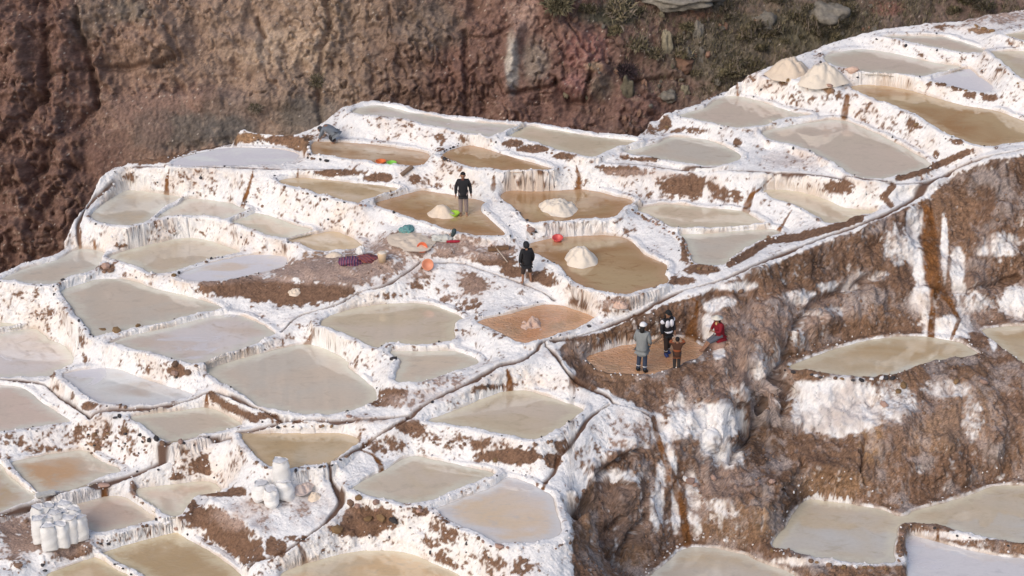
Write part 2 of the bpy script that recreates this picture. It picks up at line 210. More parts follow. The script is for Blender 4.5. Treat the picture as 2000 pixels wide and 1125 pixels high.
for nm, hw, pts in LN:
    sp = smooth_poly(pts, False, 4); x, y = place(sp[:, 0], sp[:, 1], sp[:, 2]); W = np.stack([x, y], 1)
    sl_ = window(x, y, 1.5); d, t = polydist(X2[sl_], Y2[sl_], W, False)
    z = np.interp(t, np.arange(len(sp)), sp[:, 2]); LD[nm] = (sl_, d + wob[sl_] * .6, z, hw, W, sp)
    mm = d < .8; q = maxz[sl_]; q[mm] = np.maximum(q[mm], z[mm])
con = np.zeros((NY, NX), bool); cz = np.zeros((NY, NX))
for px, py, z, r in PT:
    x, y = place(px, py, z); sl_ = window(np.array([x]), np.array([y]), r + .1)
    m = (X2[sl_] - x) ** 2 + (Y2[sl_] - y) ** 2 < r * r
    con[sl_][m] = True; cz[sl_][m] = z
order = sorted(P, key=lambda k: P[k]['z'])
for k in order:                                     # banks: flat tops round each pond on its open side
    sl_, d = D[k]; z = P[k]['z']
    m = (d > 0) & (d < .30) & (z + .06 >= maxz[sl_] - .2) & (d <= near[sl_] + .12)
    con[sl_][m] = True; cz[sl_][m] = z + .05
for nm in LD:
    sl_, d, z, hw, W, sp = LD[nm]; m = d < hw
    con[sl_][m] = True; cz[sl_][m] = z[m]
for k in order:
    sl_, d = D[k]; m = d <= 0
    con[sl_][m] = True; cz[sl_][m] = P[k]['z']
# the outer edge over the ravine
SIL = [(-140,570,.2),(-60,552,.3),(0,535,.35),(60,516,.38),(110,497,.42),(124,478,.55),(145,425,1.25),(183,370,1.65),(198,340,2.05),(230,322,2.15),(330,302,2.35),(430,290,2.4),(465,250,2.95),(500,252,2.9),(560,264,2.65),(620,247,2.8),(660,215,3.2),(690,201,3.33),(760,199,3.33),(860,220,3.33),(1000,235,3.33),(1040,242,3.25),(1240,267,3.15),(1262,240,3.3),(1310,217,3.55),(1370,204,3.55),(1400,186,3.6),(1432,155,4.05),(1500,130,4.25),(1575,101,4.45),(1650,75,4.65),(1700,60,4.85),(1790,48,4.95),(1880,39,5.1),(1950,24,5.28),(2010,17,5.33),(2100,8,5.4),(2200,2,5.45)]
sp = smooth_poly(SIL, False, 3); sx, sy = place(sp[:, 0], sp[:, 1], sp[:, 2]); sa = sx / sy
o_ = np.argsort(sa); edgeY = np.interp(AA_, sa[o_], sy[o_]); edgeZ = np.interp(AA_, sa[o_], sp[o_, 2])
out = Y2 - edgeY[None, :] + wob * 1.5
m = (out > -.12) & (out < .05) & ~con; con[m] = True; cz[m] = np.broadcast_to(edgeZ, X2.shape)[m]
m = out > .05
con[m] = True; cz[m] = (edgeZ[None, :] - 1.9 * (out - .05) - .1)[m]
con[0, :] |= False
# coarse-to-fine membrane between the fixed heights
def down(c, z):
    h, w_ = c.shape; h2, w2 = (h + 1) // 2, (w_ + 1) // 2
    cp = np.zeros((h2 * 2, w2 * 2)); zp = np.zeros((h2 * 2, w2 * 2)); cp[:h, :w_] = c; zp[:h, :w_] = z * c
    s = cp.reshape(h2, 2, w2, 2).sum((1, 3)); zs = zp.reshape(h2, 2, w2, 2).sum((1, 3))
    return s > 0, np.where(s > 0, zs / np.maximum(s, 1), 0)
lv = [(con, cz)]
for i in range(5): lv.append(down(*lv[-1]))
u = np.full(lv[-1][0].shape, -.5)
for L in range(5, -1, -1):
    c, z = lv[L]; u = u[:c.shape[0], :c.shape[1]]
    for it in range([60, 60, 90, 150, 250, 500][L]):
        e = np.pad(u, 1, mode='edge'); u = .25 * (e[:-2, 1:-1] + e[2:, 1:-1] + e[1:-1, :-2] + e[1:-1, 2:]); u[c] = z[c]
    if L: u = np.repeat(np.repeat(u, 2, 0), 2, 1)
Zt = u
# soften corners outside the water
def blur(a, n):
    for _ in range(n):
        e = np.pad(a, 1, mode='edge'); a = .25 * a + .1875 * (e[:-2, 1:-1] + e[2:, 1:-1] + e[1:-1, :-2] + e[1:-1, 2:])
    return a
Zb = blur(Zt, 5); Zt = np.where(near > .0, Zb, Zt)
# salt lip round every pond, sunk pond floors
for k in P:
    sl_, d = D[k]; z = P[k]['z']; q = Zt[sl_]
    hgt = .05 + .045 * (1 + vnoise(X2[sl_] * 2.3, Y2[sl_] * 2.3, 0 * d + 3))
    lip = z + hgt * sstep(-.02, .07, d) * (1 - sstep(.22, .36, d))
    if P[k]['crust'] > .8: lip = z + .04 * sstep(0, .1, d) * (1 - sstep(.2, .4, d))
    m = (near[sl_] > -.03) & (d < .30); q[m] = np.maximum(q, lip)[m]
for k in P:
    sl_, d = D[k]; z = P[k]['z']; q = Zt[sl_]
    m = (d <= 0.0) & (d <= near[sl_] + 1e-6); q[m] = (z - .14 * sstep(0, .08, -d))[m]
# narrow water channels cut along the crests
CH = {'C': .115, 'O': .085, 'QS': .075, 'CL': .125, 'ZS': .105, 'WR': .085, 'W2': .075, 'J1p': .045, 'Ap': .04, 'Al': .075, 'P1l': .06, 'P2l': .062}
chring = np.zeros((NY, NX))
chan = np.zeros((NY, NX))
for nm, cw in CH.items():
    sl_, d, z, hw, W, sp = LD[nm]
    wv = cw * (.8 + .5 * vnoise(X2[sl_] * 1.1, Y2[sl_] * 1.1, 0 * d + 11)); off = d
    g = 1 - sstep(wv * .55, wv * 1.25, off)
    g = g * (sstep(-.02, .06, near[sl_]))
    Zt[sl_] -= g * (.11 if cw > .045 else .04); chan[sl_] = np.maximum(chan[sl_], g); chring[sl_] = np.maximum(chring[sl_], 1 - sstep(.12, .34, d))

# ownership of every patch of the sheet, then rows are redistributed so that walls get as many as flats
own = np.full((NY, NX), -1); cost = np.full((NY, NX), BIG)
for ki, k in enumerate(keys):
    sl_, d = D[k]; c = np.maximum(d, 0) - .3 * P[k]['z']; q = cost[sl_]; m = (d < 1.0) & (c < q); q[m] = c[m]; own[sl_][m] = ki
own[out > .25] = -1
for nm, code in (('C', -2),):
    sl_, d, z, hw, W, sp = LD[nm]; m = (d < .42) & (near[sl_] > .12); own[sl_][m] = code
own[chan > .5] = -3

g0 = np.abs(np.diff(Zt, axis=0)) / dy_
wt = np.where(out[:-1] > .4, .25, np.sqrt(1 + (1.15 * np.minimum(g0, 8)) ** 2))
for _ in range(12): wt = .25 * np.roll(wt, 1, 1) + .5 * wt + .25 * np.roll(wt, -1, 1)
wt = .25 * np.roll(wt, 1, 0) + .5 * wt + .25 * np.roll(wt, -1, 0)
cs = np.concatenate([np.zeros((1, NX)), np.cumsum(wt, 0)], 0)
NR = 1080
jj = np.empty((NR, NX)); rows = np.arange(NY)
for i in range(NX): jj[:, i] = np.interp(np.linspace(0, cs[-1, i], NR), cs[:, i], rows)
j0 = np.minimum(jj.astype(int), NY - 2); fr = jj - j0; ii = np.broadcast_to(np.arange(NX), jj.shape)
def rs(a): return a[j0, ii] * (1 - fr) + a[j0 + 1, ii] * fr
jn = np.clip(np.round(jj).astype(int), 0, NY - 1)
own = own[jn, ii]; nearid = nearid[jn, ii]
Zt, near, chan, out, chring, Y2 = rs(Zt), rs(near), rs(chan), rs(out), rs(chring), rs(Y2)
NY = NR; A2 = np.broadcast_to(AA_, (NY, NX)); X2 = A2 * Y2

# ------------------------------------------------------------------ rough the surface along its normals
B3 = np.stack([X2, Y2, Zt], -1); Nb = np.cross(np.gradient(B3, axis=1), np.gradient(B3, axis=0)); Nb /= np.linalg.norm(Nb, axis=-1, keepdims=True) + 1e-12
for c_ in range(3): Nb[..., c_] = blur(Nb[..., c_], 3)
Nb /= np.linalg.norm(Nb, axis=-1, keepdims=True) + 1e-12
nxn, nyn, nz = Nb[..., 0], Nb[..., 1], Nb[..., 2]
steep = 1 - nz
PXa, PYa, _ = project(X2, Y2, Zt)
def inpoly(px, py, poly):
    ins = np.zeros(px.shape, bool); n = len(poly)
    for i in range(n):
        ax, ay = poly[i]; bx, by = poly[(i + 1) % n]
        if ay == by: continue
        ins ^= ((ay > py) != (by > py)) & (px < (bx - ax) * (py - ay) / (by - ay) + ax)
    return ins
REG = [(1345,583),(1480,527),(1620,470),(1700,437),(1800,392),(1860,345),(1930,318),(2050,290),(2300,250),(2300,1300),(1130,1300),(1118,1010),(1150,930),(1200,880),(1268,870),(1300,815),(1240,790),(1150,745),(1100,700),(1092,678),(1160,655),(1250,620)]
rough_reg = inpoly(PXa, PYa, REG).astype(float)
rough_reg = blur(rough_reg, 14)
own[(own >= 0) & (rough_reg > .6) & (near > .35)] = -1
zw = np.array([P[k]['z'] for k in keys] + [-50.])[nearid]
d3 = np.sqrt(np.maximum(near, 0) ** 2 + (.8 * np.maximum(Zt - zw, 0)) ** 2) * (near > 0)
land = sstep(.0, .12, d3)
n_l = fbm(X2, Y2, Zt, 3, 1.1); n_m = fbm(X2, Y2, Zt, 2, 4.2); n_s = fbm(X2, Y2, Zt, 2, 13.0)
ridged = 1 - np.abs(fbm(X2 * 1.2, Y2 * .8, Zt * .9, 3, 1.7)) * 2.4
wallst = fbm(X2 * 2.2, Y2 * 2.2, Zt * 1.5, 3, 2.6, .6)
flat = 1 - sstep(.02, .15, steep)
amp = land * (1 - .85 * chan)
near_w = 1 - sstep(.15, .8, d3)
n_x = fbm(X2, Y2, Zt, 2, 24.0, .6)
lay2 = fbm(X2 * .5, Y2 * .5, Zt * 4.2, 3, 1.3, .6); layw = np.zeros_like(Zt)
for (lx_, ly_, lw, lh) in [(1520,980,170,90),(1620,900,90,50),(1420,920,60,60)]: layw = np.maximum(layw, 1 - sstep(.7, 1.2, np.sqrt(((PXa - lx_) / lw) ** 2 + ((PYa - ly_) / lh) ** 2)))
disp = amp * (layw * .13 * lay2 * rough_reg + (.026 + .06 * steep) * n_m + (.018 + .02 * steep) * n_s + .011 * n_x + .05 * n_l * (1 - near_w) + steep * .08 * wallst
              + rough_reg * (1 - .75 * near_w) * (.22 * n_l + .05 * (ridged - .3) + .035 * n_m + .016 * n_s + .010 * n_x + .10 * fbm(X2 * 3.2 + n_l, Y2 * .9, Zt * .45, 3, 1.0, .6)))
disp *= np.where(out > .3, 1.0, 1.0)
def tcarve(pts, wpx, depth):
    p = np.array(pts, float); mn = p.min(0) - 40; mx = p.max(0) + 40
    j = np.where((PXa > mn[0]) & (PXa < mx[0]) & (PYa > mn[1]) & (PYa < mx[1]) & (near > .25))
    d, t = polydist(PXa[j] + 8 * n_m[j], PYa[j] + 8 * n_l[j], p, False); disp[j] += depth * np.exp(-(d / wpx) ** 2)
for pts, wd, dp in [([(1720,535),(1650,560),(1590,590),(1550,645),(1535,700),(1500,760),(1475,830),(1440,880),(1425,900)], 7, -.42), ([(1830,560),(1890,570),(1990,540)], 6, -.3), ([(1185,1035),(1215,1010)], 5, -.35),
    ([(1210,1080),(1235,1040),(1260,1010)], 6, -.3), ([(1170,930),(1215,895),(1255,875)], 5, -.3), ([(1500,745),(1540,760),(1535,800)], 7, -.3), ([(1690,855),(1685,900),(1690,960)], 4, -.3), ([(1440,960),(1500,955),(1600,965)], 4, -.15), ([(1570,900),(1562,960),(1550,1000)], 5, -.3)]: tcarve(pts, wd, dp)
for pts, wd, dp in [([(1400,800),(1395,860)], 22, .35), ([(1720,850),(1760,830)], 30, .3), ([(1230,960),(1225,1000)], 24, .25), ([(1580,640),(1660,610)], 14, .2), ([(1850,740),(1900,770)], 20, .25), ([(1460,700),(1500,650)], 16, .2)]: tcarve(pts, wd, dp)
gx3 = X2 + nxn * disp; gy3 = Y2 + nyn * disp; gz3 = Zt + nz * disp
PX, PY, DEP = project(gx3, gy3, gz3)
# keep only what is needed: stop a little beyond the edge
keepv = out < 4.0

# ------------------------------------------------------------------ colour of the ground: salt crust, soil, stains
SALT_W = np.array([.82, .80, .785]); CREAMW = np.array([.80, .68, .58]); SOIL = np.array([.175, .102, .066]); PINKS = np.array([.46, .35, .30]); GREYS = np.array([.30, .265, .25])
TAN = np.array([.35, .215, .12]); STAIN = np.array([.20, .085, .028]); SOILD = np.array([.085, .05, .035])
soil = np.full((NY, NX), .19)
soil += .10 * sstep(.05, .5, steep)
soil = soil * (1 - rough_reg) + .97 * rough_reg
pink = np.zeros((NY, NX)); tanm = np.zeros((NY, NX)); stain = np.zeros((NY, NX))
def blob(arr, px, py, rx, ry, val, hard=.55):
    j = np.where((np.abs(PX - px) < rx * 1.5) & (np.abs(PY - py) < ry * 1.5))
    if len(j[0]) == 0: return
    q = np.sqrt(((PX[j] - px) / rx) ** 2 + ((PY[j] - py) / ry) ** 2) + .25 * n_m[j]
    wgt = 1 - sstep(hard, 1.25, q); arr[j] = arr[j] * (1 - wgt) + val * wgt
def streak(arr, pts, wpx, val=1.0):
    p = np.array(pts, float); mn = p.min(0) - 20; mx = p.max(0) + 20
    j = np.where((PX > mn[0]) & (PX < mx[0]) & (PY > mn[1]) & (PY < mx[1]))
    if len(j[0]) == 0: return
    wd = np.broadcast_to(np.array(wpx, float), (len(p),)) if np.ndim(wpx) else np.full(len(p), float(wpx))
    d, t = polydist(PX[j], PY[j], p, False); ww = np.interp(t, np.arange(len(p)), wd)
    d = d + n_s[j] * 1.6
    g = (1 - sstep(ww * .7, ww * 1.3, d)) * val; arr[j] = np.maximum(arr[j], g)
BL = [(255,345,22,12,.8),(268,354,10,8,.8),(232,365,12,7,.75),(312,340,10,7,.55),(370,355,40,10,.48),(455,342,20,8,.45),
 (660,337,62,8,1.0),(740,347,40,9,.9),(812,350,11,14,.75),(855,362,16,6,.6),(590,280,38,16,.95),(550,272,40,12,.85),(480,268,40,12,.95),(350,303,80,8,.85),(280,312,90,11,.95),(420,290,60,8,.9),(620,262,20,10,.6),(560,305,30,6,.7),
 (800,265,9,12,.5),(860,272,12,12,.6),(905,272,12,6,.75),(860,292,14,5,.7),(880,312,20,5,.6),(1000,280,25,8,.95),(1045,291,40,9,.95),(1100,305,25,8,.9),(1025,355,20,9,.85),(1065,360,20,11,.75),(1055,338,8,6,.9),(975,328,20,5,.6),
 (1220,307,11,6,1),(1260,311,32,5,.95),(1172,325,12,6,.8),(1215,334,55,12,.8),(1340,362,52,26,.88),(1420,380,35,18,.8),(1305,362,15,12,.8),(1290,385,30,10,.4),(1300,240,16,15,.9),(1270,250,20,14,.6),(1350,256,45,7,.62),(1440,277,10,12,.85),(1482,290,15,10,.65),
 (1300,432,20,5,.6),(1337,485,9,30,.9),(1370,527,38,11,1),(1325,548,38,9,.95),(1640,365,36,16,.85),(1560,355,6,12,.8),(1580,365,6,9,.75),(1870,278,16,8,.95),(1780,240,15,12,.75),(1760,250,30,10,.5),(1828,302,6,12,.9),
 (1560,195,55,12,.52),(1618,176,13,10,.9),(1530,163,11,6,.8),(1625,190,22,9,.65),(1815,165,9,6,1),(1840,165,9,5,1),(1870,172,13,6,.9),(1935,190,20,9,.98),(1893,186,14,8,.75),(1950,137,8,5,.9),(1850,53,32,5,.6),(1915,60,22,8,.9),(1955,35,70,14,.62),
 (830,552,25,18,.56),(925,555,32,24,.88),(912,600,36,20,.62),(870,572,25,25,.58),(760,577,50,9,.75),(1060,540,32,15,.78),(1078,552,22,10,.8),(1120,590,11,10,.9),(1141,598,9,13,.85),(1205,592,36,11,.6),(905,645,14,12,.45),(975,655,20,8,.5),
 (690,522,140,34,.80),(840,480,125,28,.72),(600,530,80,20,.85),(960,500,60,20,.75),(500,562,130,24,.97),(580,572,105,28,1),(650,568,52,14,1),(690,548,40,10,.85),(600,548,60,8,.7),(760,488,32,9,.85),(870,498,27,8,.9),(965,510,50,11,.9),(985,486,22,7,1),(1000,530,30,14,.85),(780,465,20,10,.75),
 (208,523,15,10,.95),(240,480,26,5,.8),(345,724,18,15,.95),(366,728,8,6,.9),(285,722,32,9,.52),(102,730,8,10,.9),(110,757,7,7,.8),(140,772,9,9,.9),(172,793,22,10,.95),
 (25,588,10,16,.55),(70,580,16,16,.45),(100,612,8,12,.6),(160,665,8,18,.75),(165,700,6,12,.8),(250,780,40,4,.5),(512,812,32,9,.9),(560,824,50,5,.75),(765,770,32,13,1),(745,788,32,8,.85),(800,785,50,16,.6),(880,745,60,12,.5),(700,820,60,6,.6),
 (215,855,62,32,.62),(15,862,32,16,.65),(0,890,30,10,.7),(160,840,16,13,.8),(110,882,60,10,.55),(395,908,22,26,.85),(345,935,14,11,.85),(300,912,22,14,.55),
 (400,1010,52,24,1),(450,1042,52,30,1),(490,1078,38,28,1),(540,1072,27,22,.9),(372,985,14,12,1),(462,958,24,8,1),(585,1052,32,10,.8),(440,965,60,6,.9),
 (60,1045,110,42,.80),(150,1075,45,22,.8),(235,1052,25,10,.6),(20,1100,40,20,.55),(540,1000,90,30,.42),(320,1030,30,8,.55),
 (720,1012,62,28,.98),(690,1037,52,14,.9),(822,1000,20,10,.9),(860,1045,40,30,.64),(872,1092,30,25,.72),(960,1085,40,22,.56),(1005,1105,40,22,.64),(745,872,42,22,.75),(800,832,36,14,.92),(830,852,40,15,.62),(900,868,60,12,.62),(1000,892,72,17,.95),(1100,872,22,17,.9),(1080,902,24,18,.9),(960,757,32,7,.8),(900,785,40,6,.5),(935,870,40,10,.7),
 (1200,662,90,14,1),(1280,625,60,16,1),(1325,600,20,12,.95),(1150,745,50,18,.95),(1240,758,60,14,.95),(1300,785,40,12,.9),(1330,765,50,20,.85),(1110,690,14,22,.9),(1360,700,30,10,.7),
 (1330,800,40,20,.6),(1240,850,60,30,.42),(1170,860,50,30,.5),(1130,900,30,40,.45),(1400,825,60,42,.18),(1395,875,30,20,.25),(1310,905,16,40,.3),(1300,850,20,20,.3),(1640,792,100,58,-.15),(1745,770,40,30,.6),(1570,760,20,20,.3),(1560,800,12,40,.5),
 (1790,430,22,28,.3),(1795,520,14,40,.1),(1800,575,22,25,.15),(1850,640,50,25,.1),(1870,530,16,50,.25),(1985,590,35,35,.2),(1960,470,50,16,.6),(1440,560,40,10,.2),(1415,590,25,12,.35),(1385,640,16,30,.25),(1390,600,20,12,.3),(1405,690,14,16,.3),(1620,610,60,10,.62),(1560,650,20,40,.66),(1500,700,40,40,.7),(1830,690,50,10,.3),
 (1940,665,8,25,.2),(1320,990,10,60,.3),(1350,960,14,50,.45),(1280,990,14,50,.5),(1782,470,12,60,.15),(1845,480,8,70,.2),(1800,590,30,30,.3),(1880,610,16,50,.2),(1750,480,30,40,.5),(1560,580,40,16,.55),(1640,560,50,14,.58),(1700,540,40,12,.6),(1950,490,50,14,.5),(1900,590,40,30,.6),(1480,720,24,30,.55),(1450,770,30,20,.6),(1330,830,30,30,.35),(1420,890,40,30,.5),(1740,700+90,60,40,.52),(1850,760,60,20,.58),(1900,820,24,50,.58),(1180,830,60,30,.42),(1290,960,10,60,.4),(1210,930,60,16,.55),(1360,1010,16,50,.45),(1400,1000,40,30,.6),(1700,1095,200,12,.35),(1900,1045,120,10,.1)]
for b in BL: blob(soil, *b)
for b in [(1440,690,50,80,.8),(1500,740,50,50,.8),(1380,780,80,40,.5),(1560,620,60,40,.6),(540,1000,90,34,1.0),(690,525,150,34,1.0),(800,480,120,26,1.0),(930,490,80,18,.9),(560,535,80,18,1.0),(60,1045,130,50,1.0),(620,1000,60,30,.6),(500,1010,90,30,.8),(960,740,60,12,.6),(850,770,60,14,.8),(1080,690,40,10,.5),(700,820,120,8,.9),(1560,310,80,18,.8),(1250,340,100,10,.5),(1900,55,50,10,.5),(420,860,80,10,.4),(230,800,60,6,.6),(1430,560,60,10,.5),(720,745+0,30,6,.3),(1230,835,70,50,.6),(900,560,60,30,.5),(680,530,130,26,.9),(850,475,110,22,.85),(60,1045,100,40,.6),(540,1000,100,34,.9),(800,785,50,16,.8),(880,745,60,12,.8),(1955,35,80,16,.9),(1560,305,70,16,.5),(1205,592,40,12,.8),(1440,690,60,60,.55),(1620,600,80,30,.5),(1400,640,30,50,.4),(1230,1000,80,80,.35),(1900,590,60,60,.5),(1500,640,60,60,.5),(1850,820,150,60,.35),(1400,950,60,60,.5),(400,545,90,14,.5),(700,820,80,8,.6)]: blob(pink, *b)
for b in [(480,265,40,16,.9),(1700,850,26,60,1.0),(1830,850,60,40,.55),(1240,1090,30,30,.4),(1150,1000,20,60,.4),(1915,60,24,8,.9),(1620,176,16,12,.8),(165,872,18,8,.8),(590,282,50,18,.3),(1900,800,60,60,.4),(1100,1010,20,40,.2),(1620,945,80,34,.6),(1430,1020,90,50,.45),(1490,1010,20,50,.8),(600,495,40,10,.6),(1200,700,60,60,.2)]: blob(tanm, *b)
STK = [([(965,343),(963,368)],[2,5]),([(1126,325),(1131,345),(1128,372)],[1.5,4,8]),([(330,332),(326,350),(325,383)],[1,3,6]),([(494,335),(488,360),(474,402)],[1.5,3,4]),([(1512,342),(1490,365),(1470,378),(1462,395),(1455,416)],[1,1.5,4,7,7]),([(990,722),(996,740),(995,766)],[2,6,8]),([(615,645),(607,660),(600,673)],[2,4,7]),([(707,880),(728,888),(742,905),(746,922)],[1.5,3,5,6]),([(1655,188),(1652,205),(1649,228)],[5,6,7]),([(1800,392),(1812,410),(1815,450),(1818,520),(1826,560),(1822,600),(1818,660)],[3,9,14,16,12,5,8]),([(1826,555),(1855,590),(1873,625),(1858,662)],[10,6,4,3]),([(583,1063),(592,1080),(597,1104)],[3,5,8]),([(204,950),(205,972)],[7,8]),([(258,943),(262,958)],[4,9]),([(1276,815),(1283,850),(1295,885),(1313,935),(1332,990),(1343,1062)],[4,6,5,9,7,8]),([(1345,578),(1362,590),(1360,615),(1352,640),(1350,664)],[1.5,2,4,10,14]),([(404,770),(403,797)],[2,5]),([(1832,1032),(1831,1056)],[1,4]),([(1545,412),(1528,440),(1520,452)],[1,3,5]),([(705,845),(700,860)],[2,5]),([(157,445),(157,484)],[2,3]),([(184,470),(186,486)],[2,3]),([(1440,160),(1441,186)],[2,3]),([(1065,945),(1060,955)],[3,3]),([(582,330),(581,347)],[1,3])]
for p_, w_ in STK: streak(stain, p_, w_)
streak(soil, [(1108,692),(1150,676),(1200,660),(1260,640),(1310,612),(1342,592)], [10,17,20,24,22,10])
streak(soil, [(1112,700),(1135,722),(1160,738),(1220,750),(1290,748),(1340,730)], 8)
for pts, wv, arr in [([(1425,515),(1460,497),(1500,470),(1560,463),(1620,447),(1680,427)],8,soil),([(1755,348),(1800,335),(1840,318),(1890,297)],7,soil),([(415,772),(440,792),(480,810),(500,817)],9,soil),([(1740,400),(1725,385),(1745,362)],7,soil)]: streak(arr, pts, wv)
nz2 = .5 + .5 * fbm(gx3, gy3, gz3, 3, 3.3, .6); nf = .5 + .5 * fbm(gx3 * 1.0, gy3, gz3 * 1.0, 2, 11.0); nv = .5 + .5 * fbm(gx3 * 3.4, gy3 * 2, gz3 * 1.7, 3, 1.4, .6); nb = .5 + .5 * fbm(gx3, gy3, gz3, 2, 1.2)
detail = .50 * nz2 + .30 * nf + .20 * nv; nd = .5 + .5 * fbm(gx3 * 4.5, gy3 * 4.5, gz3 * .7, 3, 1.2, .6)
shore = 1 - sstep(.03, .13, d3)
soil = soil * (1 - .8 * shore * (1 - rough_reg * .3))
solid = sstep(.66, .95, soil) * .32 * (1 - rough_reg)
soil = soil + (nb - .5) * .55 * (1 - rough_reg) * sstep(.0, .4, near); soil = soil - .22 * chring * (1 - rough_reg)
v_ = soil * .86 + solid + rough_reg * (nd - .5) * .95 * sstep(.1, .5, steep) + ((detail - .5) * 2.0 + (nf - .5) * .5) * (1 - .62 * rough_reg)
ms = (sstep(.37, .64, v_) * (1 - rough_reg) + sstep(.28, .74, v_) * rough_reg)[..., None]
# warm low sunlight painted into the salt colour: wall faces creamier than the tops
wallc = sstep(.10, .45, steep) * sstep(.42, .68, nb * .6 + nv * .4)
saltc = SALT_W * (1 - .55 * wallc[..., None]) + CREAMW * (.55 * wallc[..., None])
dust = sstep(.50, .80, nz2 * .5 + nb * .5)[..., None] * .30 * flat[..., None]
saltc = saltc * (1 - dust) + np.array([.66, .60, .60]) * dust
pk = (pink * (.55 + .6 * nz2))[..., None].clip(0, 1); tn = (tanm * (.5 + .8 * nb))[..., None].clip(0, 1)
sc = SOIL * (.75 + .6 * nf[..., None]); warm = (rough_reg * sstep(.40, .62, .5 + .5 * fbm(gx3, gy3, gz3 * .6, 3, .55)))[..., None] * .5; sc = sc * (1 - warm) + np.array([.26, .155, .095]) * (.8 + .4 * nf[..., None]) * warm
sc = sc * (1 - .55 * sstep(.55, .75, nb)[..., None] * rough_reg[..., None]) + GREYS * (.45 * sstep(.55, .75, nb)[..., None] * rough_reg[..., None])
sc = sc * (1 - pk * .85) + PINKS * pk * .85; dm = np.zeros((NY, NX))
for b in [(1480,860,70,60,.8),(1540,980,40,60,.7),(1230,960,60,70,.5),(1240,1070,60,40,.5),(1560,520,120,40,.5),(1250,640,90,30,.4),(1930,350,90,50,.6),(1640,920,60,40,.3),(1850,700,80,30,.5)]: blob(dm, *b)
sc = sc * (1 - .45 * dm[..., None])  # darker earth, with shade of the gully and block face painted in
sc = sc * (1 - tn) + TAN * (.7 + .5 * nf[..., None]) * tn
crk = sstep(.82, .95, 1 - np.abs(fbm(gx3, gy3, gz3, 2, 5.0)) * 2)[..., None] * .35
sc = sc * (1 - crk * rough_reg[..., None])
pl = (pink * (1 - .8 * shore) * sstep(.34, .56, nz2 * .5 + nb * .5))[..., None] * (1 - rough_reg[..., None]) * .8
saltc = saltc * (1 - pl) + np.array([.56, .47, .43]) * (.85 + .3 * nf[..., None]) * pl
mv = sstep(.50, .70, nb * .55 + nz2 * .45)[..., None] * .34 * (1 - shore[..., None]); saltc = saltc * (1 - mv) + np.array([.60, .53, .50]) * mv
col = saltc * (1 - ms) + sc * ms
veil = (rough_reg * sstep(.49, .66, nd * .5 + nb * .5) * .5)[..., None]; col = col * (1 - veil) + np.array([.43, .36, .33]) * veil
spray = .45 * sstep(.60, .74, nf * .5 + nz2 * .5)[..., None] * rough_reg[..., None] * .55
col = col * (1 - spray) + np.array([.45, .38, .35]) * spray
st = (stain * (.45 + .9 * nd * (.6 + .8 * nf)))[..., None].clip(0, 1); col = col * (1 - st) + STAIN * (.35 + 1.1 * nz2[..., None]) * st
cn = chan[..., None] * .95; chc = SOIL * np.array([.62, .5, .42]); col = col * (1 - cn) + chc * cn
bl_ = (shore * sstep(.35, .6, nb) * .45 * (near < .035))[..., None]; col = col * (1 - bl_) + np.array([.42, .30, .2]) * bl_
dk = sstep(.5, 1.2, out)[..., None]; col = col * (1 - dk) + SOIL * 1.2 * dk
grain = np.random.default_rng(9).normal(0, 1, (NY, NX, 1)); ws = np.clip(ms, 0, 1)
col = col * (1 + grain * (.035 + .17 * ws)); dots = (np.random.default_rng(10).random((NY, NX, 1)) > .9955) * (1 - ws) * (near[..., None] > .03); col = col * (1 - .6 * dots)
col = np.clip(col, .01, .88)

# ------------------------------------------------------------------ materials
def new_mat(name):
    m = bpy.data.materials.new(name); m.use_nodes = True; return m, m.node_tree, m.node_tree.nodes['Principled BSDF']
def ramp_noise(nt, scale, detail=4, rough=.6, coord='Object', dist=0):
    tc = nt.nodes.new('ShaderNodeTexCoord'); n = nt.nodes.new('ShaderNodeTexNoise'); n.inputs['Scale'].default_value = scale
    n.inputs['Detail'].default_value = detail; n.inputs['Roughness'].default_value = rough; n.inputs['Distortion'].default_value = dist
    nt.links.new(tc.outputs[coord], n.inputs['Vector']); return n
def ground_mat(name, rough=.9, bump=.5, sc=14):
    m, nt, b = new_mat(name); b.inputs['Roughness'].default_value = rough; b.inputs['Specular IOR Level'].default_value = .25
    at = nt.nodes.new('ShaderNodeAttribute'); at.attribute_name = 'Col'
    n = ramp_noise(nt, 30, 5, .7); mr = nt.nodes.new('ShaderNodeMapRange'); mr.inputs['To Min'].default_value = .72; mr.inputs['To Max'].default_value = 1.28
    nt.links.new(n.outputs['Fac'], mr.inputs['Value'])
    mx = nt.nodes.new('ShaderNodeVectorMath'); mx.operation = 'SCALE'; nt.links.new(at.outputs['Color'], mx.inputs[0]); nt.links.new(mr.outputs[0], mx.inputs['Scale'])
    nt.links.new(mx.outputs[0], b.inputs['Base Color'])
    n2 = ramp_noise(nt, sc, 6, .72); bp = nt.nodes.new('ShaderNodeBump'); bp.inputs['Strength'].default_value = bump; bp.inputs['Distance'].default_value = .06
    nt.links.new(n2.outputs['Fac'], bp.inputs['Height']); nt.links.new(bp.outputs[0], b.inputs['Normal'])
    return m
M_GROUND = ground_mat('salt_and_earth', .9, .4); M_CLIFF = ground_mat('red_rock', .92, .8, 7)
